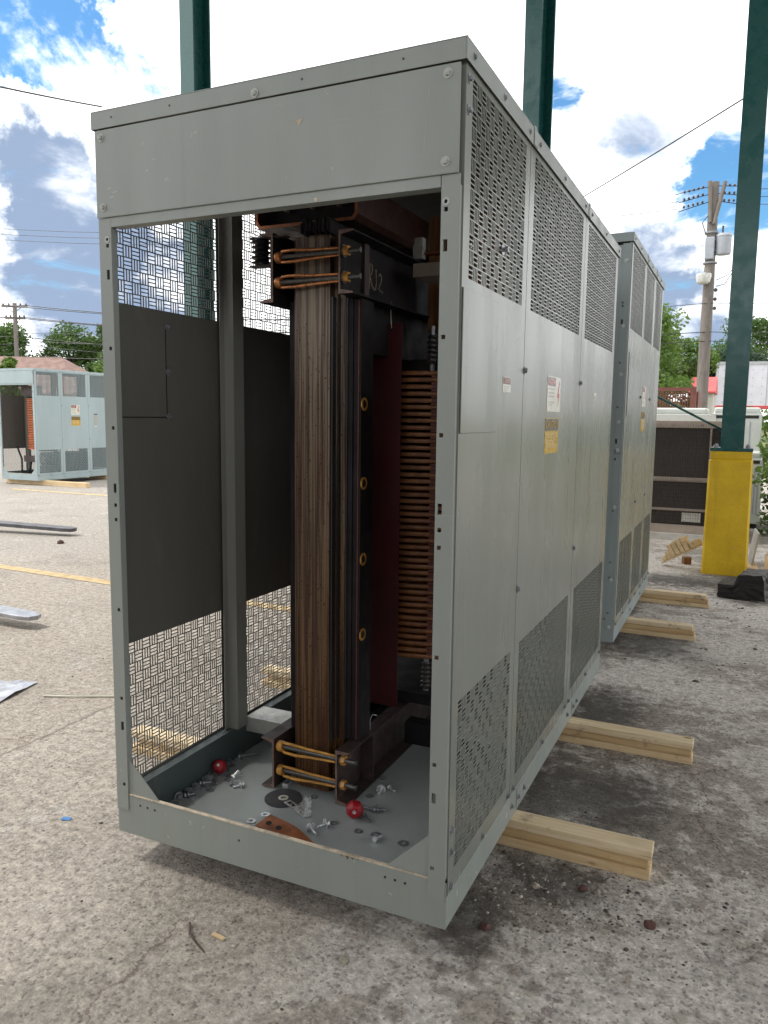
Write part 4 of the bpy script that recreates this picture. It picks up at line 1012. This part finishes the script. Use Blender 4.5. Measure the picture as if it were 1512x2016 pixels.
tag(MB().box(0, .08, 0, .05, 0, .045).build('white_chip', 'label_white', None, (2.11, 6.35, 0), (0, 0, .4)), 'small white scrap between the black block and the yellow pedestal', 'scrap')

# forks and litter on the left
def fork(tip, d, L, w, th, z, lab, fm='steel_plate'):
    e = empty('lift_fork', tip, lab, 'lift fork', 'steel forks on the lot'); e.rotation_euler = (0, R(-1.5), math.atan2(d[1], d[0]))
    MB().prism([(0, 0), (.03, w*.36), (.14, w*.5), (L, w*.5), (L, -w*.5), (.14, -w*.5), (.03, -w*.36)], (0, 0, z), (1, 0, 0), (0, 1, 0), (0, 0, 1), th).build('blade', fm, e, bevel=.006)
    MB().box(L, L+.05, -w*.5, w*.5, z, z+.5).build('shank', 'steel_plate', e); MB().box(L-.3, L+.05, -w*.45, w*.45, 0, z-.002).build('heel', 'iron', e)
fork((-6.32, 5.76, 0), (-1, -.18), 2.6, .20, .05, .06, 'long dark steel fork blade lying across the lot, farther from the camera', 'fork_dark')
fork((-2.92, 2.16, 0), (-1, -.03), 2.4, .17, .035, .07, 'pale steel fork tip entering at the left edge, nearer the camera')
b = MB(); n = 8
hz = {}
for i in range(n+1):
    for j in range(n+1): hz[i, j] = .006+.018*abs(math.sin(i*1.7+j*.9))*rnd.random()
for i in range(n):
    for j in range(n):
        f_ = lambda a, c: (a*.06, c*.055+a*.012, hz[a, c])
        b.quad(f_(i, j), f_(i+1, j), f_(i+1, j+1), f_(i, j+1))
tag(b.build('plastic_sheet', 'plastic', None, (-2.22, .62, .002), (0, 0, .25), smooth=False), 'crumpled clear plastic sheet on the paving at the left edge', 'plastic sheet')
tag(MB().tube([(-1.66, 1.1, .008), (-1.5, 1.16, .01), (-1.36, 1.24, .007), (-1.2, 1.32, .008)], .006, 6).build('white_strip', 'label_white'), 'thin white plastic strip lying on the paving left of the cabinet', 'strip')
tag(MB().box(0, .035, 0, .02, 0, .004).build('blue_scrap', 'blue', None, (-.42, .10, .002), (.1, .1, .5)), 'tiny blue scrap on the paving left of the cabinet sill', 'scrap')
tag(MB().tube([(.50, -.20, .008), (.54, -.25, .014), (.58, -.27, .010), (.64, -.30, .012)], [.004, .005, .004, .002], 6).build('dry_twig', 'bark'), 'dark forked twig on the ground in front of the cabinet', 'twig')
tag(MB().box(0, .05, 0, .013, 0, .006).build('wood_chip', 'pale_lumber', None, (.60, -.215, .002), (0, 0, -.1)), 'pale wood chip beside the dark twig', 'wood chip')
def rock(x, y, r, mat, lab):
    bm = bmesh.new(); bmesh.ops.create_icosphere(bm, subdivisions=2, radius=r)
    for v in bm.verts: v.co *= rnd.uniform(.8, 1.12); v.co.z *= .6
    me = bpy.data.meshes.new('stone'); bm.to_mesh(me); bm.free(); me.materials.append(M[mat])
    tag(link('stone', me, None, (x, y, r*.35), (0, 0, rnd.random()*6)), lab, 'stone')
rock(1.05, -.13, .016, 'pebble_pale', 'pale round pebble on the ground in front of the cabinet sill')
rock(1.905, .47, .022, 'stone_red', 'dark red-brown stone on the bare ground right of the nearest timber stack')
rock(.62, -.12, .009, 'pebble_pale', 'small pale pebble near the dark twig')
rock(1.66, .58, .018, 'stone_red', 'red-brown stone on the dark ground just in front of the nearest timber stack')
rock(1.50, .52, .017, 'pebble_pale', 'pale stone on the dark ground in front of the nearest timber stack')
rock(1.40, .22, .02, 'stone_red', 'dark stone close to the front right corner of the cabinet')
rock(-6.0, 5.2, .05, 'stone_red', 'dark clod on the lot below the far fork blade')
# loose grit
gm = MB()
ico = [(0, 0, 1), (.9, 0, .2), (.25, .85, .15), (-.75, .5, .2), (-.7, -.55, .15), (.3, -.85, .2)]
def grit(x, y, r):
    i = len(gm.v); a = rnd.random()*6; ca, sa = math.cos(a), math.sin(a); sx = rnd.uniform(.7, 1.4)
    for px, py, pz in ico: gm.v.append((x+(px*ca*sx-py*sa)*r, y+(px*sa*sx+py*ca)*r, pz*r*.7*rnd.uniform(.7, 1.2)-.001))
    for a_, b_ in ((1, 2), (2, 3), (3, 4), (4, 5), (5, 1)): gm.f.append((i, i+a_, i+b_))
for k in range(9000):
    x = rnd.uniform(-3.2, 2.9); y = rnd.uniform(-1.3, 3.2)
    if 0 < x < 1.34 and y > 0: continue
    grit(x, y, min(.010, .0016+rnd.expovariate(1/.0014)))
for k in range(2200):
    x = rnd.gauss(1.6, .3); y = rnd.gauss(.52, .16)
    if x > 1.32: grit(x, y, min(.016, .002+rnd.expovariate(1/.002)))
for k in range(1500): grit(rnd.uniform(1.36, 3.2), rnd.uniform(3.2, 8.5), min(.02, .003+rnd.expovariate(1/.003)))
go = gm.build('loose_grit', 'stone'); go['kind'] = 'stuff'; go['label'] = 'loose grit and crumbs scattered over the worn paving'; go['category'] = 'grit'

# ------------------------------------------------------------------ background: fence, buildings, poles
fe = empty('lattice_fence', (-1.2, 16.6, 0), 'red-brown lattice fence behind the condensers', 'fence')
for x in (0, 1.1, 2.15): MB().box(x, x+.11, -.06, .06, 0, 2.45).build('fence_post', 'fence', fe)
for x0 in (.11, 1.21):
    for z in (2.36, 1.35): MB().box(x0, x0+.99 if x0 < 1 else x0+.94, -.03, .03, z, z+.08).build('rail', 'fence', fe)
    for k in range(18): MB().box(x0+.02+k*.053, x0+.045+k*.053, -.012, .012, 1.43, 2.36).build('slat', 'fence', fe)
    for k in range(9): MB().box(x0, x0+.94, .0125, .03, 1.5+.1*k, 1.52+.1*k).build('cross_slat', 'fence', fe)
for k in range(5): MB().box(2.26, 2.30, .1+.35*k, .4+.35*k, .3, 2.35).build('slat', 'fence', fe)
tl = empty('box_trailer', (.55, 46.3, 1.35), 'long white box trailer with riveted side and red lower rail on the right', 'trailer'); tl.rotation_euler = (0, 0, R(6))
MB().box(0, 14, 0, 2.5, 1.22, 3.5).build('body', 'trailer', tl)
MB().box(-.03, 14.03, -.03, 2.53, 3.5, 3.68).build('roof_rail', 'trim', tl); MB().box(-.03, 14.03, -.03, 2.53, 1.05, 1.2195).build('bottom_rail', 'red', tl)
for k in range(14): MB().box(.5+k, .56+k, -.012, -.0, 1.24, 3.49).build('side_post', 'trim', tl)
rv = MB()
for k in range(28):
    for q in range(5): rv.box(.25+k*.5, .30+k*.5, -.014, .0, 1.4+q*.45, 1.45+q*.45)
rv.build('rivets', 'trim', tl)
for z, m_ in ((2.6, 'red'), (2.35, 'label_white'), (2.1, 'red')): MB().box(.95, 1.2, -.02, -.013, z, z+.22).build('marker_decal', m_, tl)
for x in (1.0, 11.5, 12.6): MB().lathe([(.5, -.02), (.5, .3)], (x, .1, .5), 20, 'Y').build('wheel', 'cable', tl, smooth=True)
rb = empty('red_roof_shed', (-.42, 39.3, 1.15), 'small shed with red metal roof beside the utility pole', 'shed')
MB().box(0, 1.0, 0, 3, 0, 1.95).build('wall', 'siding', rb)
MB().prism([(-.2, 1.90), (-.2, 1.97), (1.5, 2.75), (3.2, 1.97), (3.2, 1.90)], (-.1, 0, 0), (0, 1, 0), (0, 0, 1), (1, 0, 0), 1.2).build('roof', 'red', rb)
hs = empty('house', (-40.6, 24.3, 0), 'low house with brown shingle hip roof beyond the far cabinet', 'house'); hs.rotation_euler = (0, 0, R(24))
MB().box(0, 11, 0, 8, 0, 2.7).build('wall', 'siding', hs)
b = MB(); e0 = [(-.5, -.5, 2.7), (11.5, -.5, 2.7), (11.5, 8.5, 2.7), (-.5, 8.5, 2.7)]; rg = [(3.0, 4, 4.95), (8.6, 4, 4.95)]
b.poly([e0[0], e0[1], rg[1], rg[0]]).poly([e0[1], e0[2], rg[1]]).poly([e0[2], e0[3], rg[0], rg[1]]).poly([e0[3], e0[0], rg[0]]).poly(e0[::-1])
rf = b.build('roof', 'shingle', hs)
for x in (1.5, 5, 8.5):
    w_ = MB().box(x, x+1.2, -.05, -.0, 1.0, 2.1).build('window', 'label_white', hs); MB().box(x+.08, x+1.12, -.06, -.051, 1.08, 2.02).build('pane', 'black', w_)
def sag(a, b_, s_=.3, n=10):
    a, b_ = Vector(a), Vector(b_); return [a.lerp(b_, k/n)-Vector((0, 0, s_*4*(k/n)*(1-k/n))) for k in range(n+1)]
up = empty('utility_pole', (.905, 22.2, 0), 'weathered wooden utility pole with grey transformer can and lamp head', 'utility pole'); up.rotation_euler = (R(.6), 0, 0)
MB().tube([(0, 0, 0), (0, 0, 4.2), (.0, 0, 8.3)], [.18, .158, .128], 14).build('mast', 'pole_wood', up, smooth=True)
can = MB().lathe([(.02, 6.30), (.19, 6.32), (.205, 6.36), (.205, 6.80), (.215, 6.80), (.215, 6.84), (.19, 6.88), (.02, 6.9)], (.33, -.05, 0), 24).build('transformer_can', 'can', up, smooth=True)
ribbed(can, (.29, -.05, 6.9), .035, .2, 4, 'porcelain', 'bushing')
for z in (6.42, 6.72): MB().box(.10, .2, -.08, -.02, z, z+.05).build('mount_arm', 'zincdark', can)
MB().box(-.15, .10, -.24, .02, 6.2, 6.8).build('meter_box', 'can', up, bevel=.03)
MB().lathe([(.2, 6.10), (.2, 6.14)], (0, 0, 0), 18).build('band', 'zincdark', up); MB().lathe([(.19, 6.92), (.19, 6.97)], (0, 0, 0), 18).build('band', 'zincdark', up)
lh = MB(); lh.lathe([(.12, 5.52), (.17, 5.56), (.21, 5.74), (.20, 5.80), (.05, 5.83)], (-.13, -.25, 0), 18); lh.build('lamp_head', 'gal', up, smooth=True)
for zz, xx in ((8.3, -.12), (8.25, .28)): MB().tube([(.05 if xx > 0 else -.05, -.17, zz-1.1), (xx, -.2, zz)], .055, 8).build('top_arm', 'pole_wood', up)
for k in range(3):
    z = 8.15-.25*k
    for sx in (-1, 1):
        st = MB()
        for q in range(5): st.lathe([(.02, -.03), (.055, 0), (.02, .03)], (sx*(.28+.12*q), -.2, z+.05*k+(-.02*q if sx < 0 else -.015*q)), 10, 'X')
        st.tube([(sx*.1, -.2, z+.05*k), (sx*.9, -.2, z-.1)], .012, 6)
        st.build('insulator_string', 'porcelain', up)
for pts in (((.62, -.05, 6.35), (.66, -.1, 6.0), (.5, -.15, 5.75), (.2, -.18, 5.62)), ((.64, -.05, 6.3), (.62, -.1, 5.85), (.42, -.15, 5.5), (.2, -.18, 5.45)), ((-.1, -.18, 7.4), (-.25, -.2, 7.2), (-.15, -.2, 6.9))):
    MB().tube(pts, .012, 6).build('jumper_cable', 'cable', up, smooth=True)
for z in (5.3, 5.05, 4.8): MB().lathe([(.02, 0), (.05, .03), (.05, .07), (.02, .1)], (.2, -.18, z), 10).build('spool_insulator', 'porcelain', up)
def wire(pts, r, lab, grp='overhead wires'): return tag(MB().tube(pts, r, 6).build('overhead_wire', 'cable', smooth=True), lab, 'wire', grp)
for k, z in enumerate((8.05, 7.85, 7.65)):
    wire(sag((.0, 22.0, z), (-26, 19, z+.8), .6), .008, '%s of three wires leaving the utility pole to the left' % ('topmost', 'middle', 'lowest')[k])
    wire(sag((1.8, 22.0, z-.05), (30, 27, z+.5), .6), .008, '%s of three wires leaving the utility pole to the right' % ('topmost', 'middle', 'lowest')[k])
for k, (z, ze) in enumerate(((5.0, 4.2), (4.2, 3.9), (3.95, 3.3))):
    wire(sag((.9, 22.0, z), (-24, 20, ze+.6), .3), .011 if k else .008, ('upper', 'middle', 'lower')[k]+' service cable leaving the utility pole to the left')
    wire(sag((1.0, 22.0, z), (24, 14, ze+.2), .5), .009, ('upper', 'middle', 'lower')[k]+' service cable leaving the utility pole to the right')
wire(sag((-12.8, 7.2, 8.08), (-13.549, 13.909, 9.60), .05), .022, 'single dark cable crossing the sky at the upper left', None)
wire(sag((-2.6, 21.5, 8.12), (2.6, 13.0, 7.60), .02), .016, 'single dark cable crossing the sky at the upper right, ending at the green post', None)
lp = empty('utility_pole', (-49.8, 41.3, 0), 'distant utility pole with two crossarms at the far left', 'utility pole')
MB().tube([(0, 0, 0), (0, 0, 10.1)], [.2, .15], 10).build('mast', 'pole_wood', lp, smooth=True)
for z, w_ in ((9.85, .95), (8.95, .75)):
    c_ = MB().box(-w_, w_, -.07, .07, z-.07, z+.07, Matrix.Rotation(R(30), 4, 'Z')).build('crossarm', 'pole_wood', lp)
    for s_ in (-.9, -.45, .45, .9): MB().lathe([(.05, z+.07), (.07, z+.16), (.03, z+.26)], (s_*w_*math.cos(R(30)), s_*w_*math.sin(R(30)), 0), 8).build('pin_insulator', 'porcelain', lp)
    for s_ in (-1, 1): MB().tube([(0, -.1, z-.5), (s_*w_*.55, -.1+s_*w_*.3, z-.05)], .03, 6).build('arm_brace', 'pole_wood', lp)
for k, (z, off) in enumerate(((9.95, -.8), (9.95, .8), (9.05, -.5), (9.05, .5), (7.6, 0), (7.0, 0))):
    c = Vector((-49.8+off*.87, 41.3+off*.5, z))
    nm = ('first', 'second', 'third', 'fourth', 'fifth', 'lowest')[k]
    wire(sag(c, c+Vector((34, 8, -1.2)), .7)[:], .028, nm+' wire from the top running right from the distant pole'); wire(sag(c, c+Vector((-30, -14, 0)), .5), .028, nm+' wire from the top running left from the distant pole')

# ------------------------------------------------------------------ trees and hedges
def leaves(b, c, rad, n, size, flat=1.0):
    for k in range(n):
        d = Vector((rnd.gauss(0, 1), rnd.gauss(0, 1), rnd.gauss(0, 1))).normalized()*rnd.random()**.45
        p = Vector((c[0]+d.x*rad[0], c[1]+d.y*rad[1], c[2]+d.z*rad[2])); s_ = size*rnd.uniform(.6, 1.35)
        u = Vector((rnd.gauss(0, 1), rnd.gauss(0, 1), rnd.gauss(0, .6))).normalized(); w = u.cross(Vector((rnd.gauss(0, 1), rnd.gauss(0, 1), rnd.gauss(0, 1)))).normalized()
        i = len(b.v)
        b.v += [tuple(p-u*s_), tuple(p+w*s_*.5), tuple(p+u*s_), tuple(p-w*s_*.5)]; b.f.append((i, i+1, i+2, i+3))
def raw_build(b, name, mat, parent=None):
    me = bpy.data.meshes.new(name); me.from_pydata(b.v, [], b.f); me.update(); me.materials.append(M[mat]); return link(name, me, parent)
def tree(x, y, h, cr, n, mat, lab, grp, size=.2, base=0.0, clumps=26, zlo=.35):
    e = empty('tree', (x, y, base), lab, 'tree', grp)
    tb = MB(); tb.tube([(0, 0, 0), (.05*h*rnd.uniform(-.4, .4), 0, h*.35), (rnd.uniform(-.2, .2), .1, h*.7)], [.035*h, .026*h, .012*h], 10)
    cl = []
    for k in range(clumps):
        a = rnd.random()*6.283; t_ = rnd.random(); rr = cr*math.sqrt(rnd.random())*math.sin(math.pi*(.18+.74*t_))
        cl.append((rr*math.cos(a), rr*math.sin(a), h*(zlo+(.94-zlo)*t_), cr*rnd.uniform(.2, .42)))
    for c in cl[::3]: tb.tube([(0, 0, h*rnd.uniform(.25, .5)), (c[0]*.5, c[1]*.5, c[2]*.75+h*.08), c[:3]], [.014*h, .009*h, .003*h], 6)
    tb.build('trunk', 'bark', e, smooth=True)
    b = MB()
    for c in cl: leaves(b, c, (c[3], c[3], c[3]*.72), n//clumps, size)
    raw_build(b, 'crown', mat, e)
L_ = 'trees beyond the far cabinet'
for q in ((-53, 43, 8.6, 4.2, 'leaf_a', 'dark tree at the far left edge, behind the distant pole'), (-49.2, 46, 8.9, 3.6, 'leaf_a', 'broad tree just right of the distant pole'),
          (-45.5, 47.5, 9.2, 3.6, 'leaf_a', 'tallest crown in the left tree row, above the house roof'), (-41.5, 44, 6.6, 3.0, 'leaf_a', 'lower tree over the right end of the house roof'),
          (-38.0, 43, 8.6, 2.9, 'leaf_a', 'tree touching the cabinet corner, rightmost of the left row'), (-37.5, 39.5, 5.6, 2.6, 'leaf_b', 'bright low bush-like tree at the right end of the left row'),
          (-33.0, 26.7, 4.7, .9, 'leaf_b', 'yellow-green tree in front of the house roof at the left edge')):
    tree(q[0], q[1], q[2], q[3], 11000, q[4], q[5], L_, .15, clumps=34)
R_ = 'trees behind the condensers'
for q in ((-2.2, 36, 6.3, 2.3, 'leaf_b', 'airy light-green tree right beside the closed cabinet roof', 2600), (-1.9, 42, 6.0, 2.5, 'leaf_b', 'light-green tree left of the near utility pole', 4600), (-1.6, 30, 3.6, 1.3, 'leaf_b', 'low yellow-green bush above the lattice fence', 3000),
          (.6, 50, 6.4, 2.4, 'leaf_c', 'dark blue-green conifer right of the near utility pole', 5000), (2.4, 60, 8.2, 3.4, 'leaf_a', 'green tree above the white trailer, left of the green post', 5000), (5.6, 60, 9.0, 3.4, 'leaf_b', 'light tree above the white trailer at the right edge', 4600), (-4.5, 46, 6.2, 3.0, 'leaf_a', 'green tree mostly hidden behind the closed cabinet', 4000)):
    tree(q[0], q[1], q[2], q[3], q[6]*2, q[4], q[5], R_, .115, 1.2 if q[1] > 40 else (.8 if q[1] > 33 else .2), zlo=.2)
b = MB()
for k in range(30): leaves(b, (rnd.uniform(.9, 5.5), rnd.uniform(17.3, 18.2), rnd.uniform(.3, 1.95)), (.4, .4, .28), 150, .07)
hd_ = empty('hedge', (0, 0, 0), 'clipped hedge below the white trailer', 'hedge'); raw_build(b, 'foliage', 'leaf_b', hd_)
b = MB()
for k in range(70): leaves(b, (rnd.uniform(2.45, 3.8), rnd.uniform(9.6, 13.5), rnd.uniform(.1, 1.75)), (.26, .3, .25), 110, .055)
hv = empty('vine_shrub', (0, 0, 0), 'leafy bright green shrub at the right edge behind the post', 'shrub'); raw_build(b, 'foliage', 'leaf_b', hv)
sb = MB()
for k in range(9): sb.tube([(2.6+.12*k, 9.8+.35*k, 0), (2.65+.1*k, 9.9+.34*k, .7), (2.6+.11*k, 9.8+.36*k, 1.5)], [.02, .015, .006], 6)
sb.build('stems', 'bark', hv)
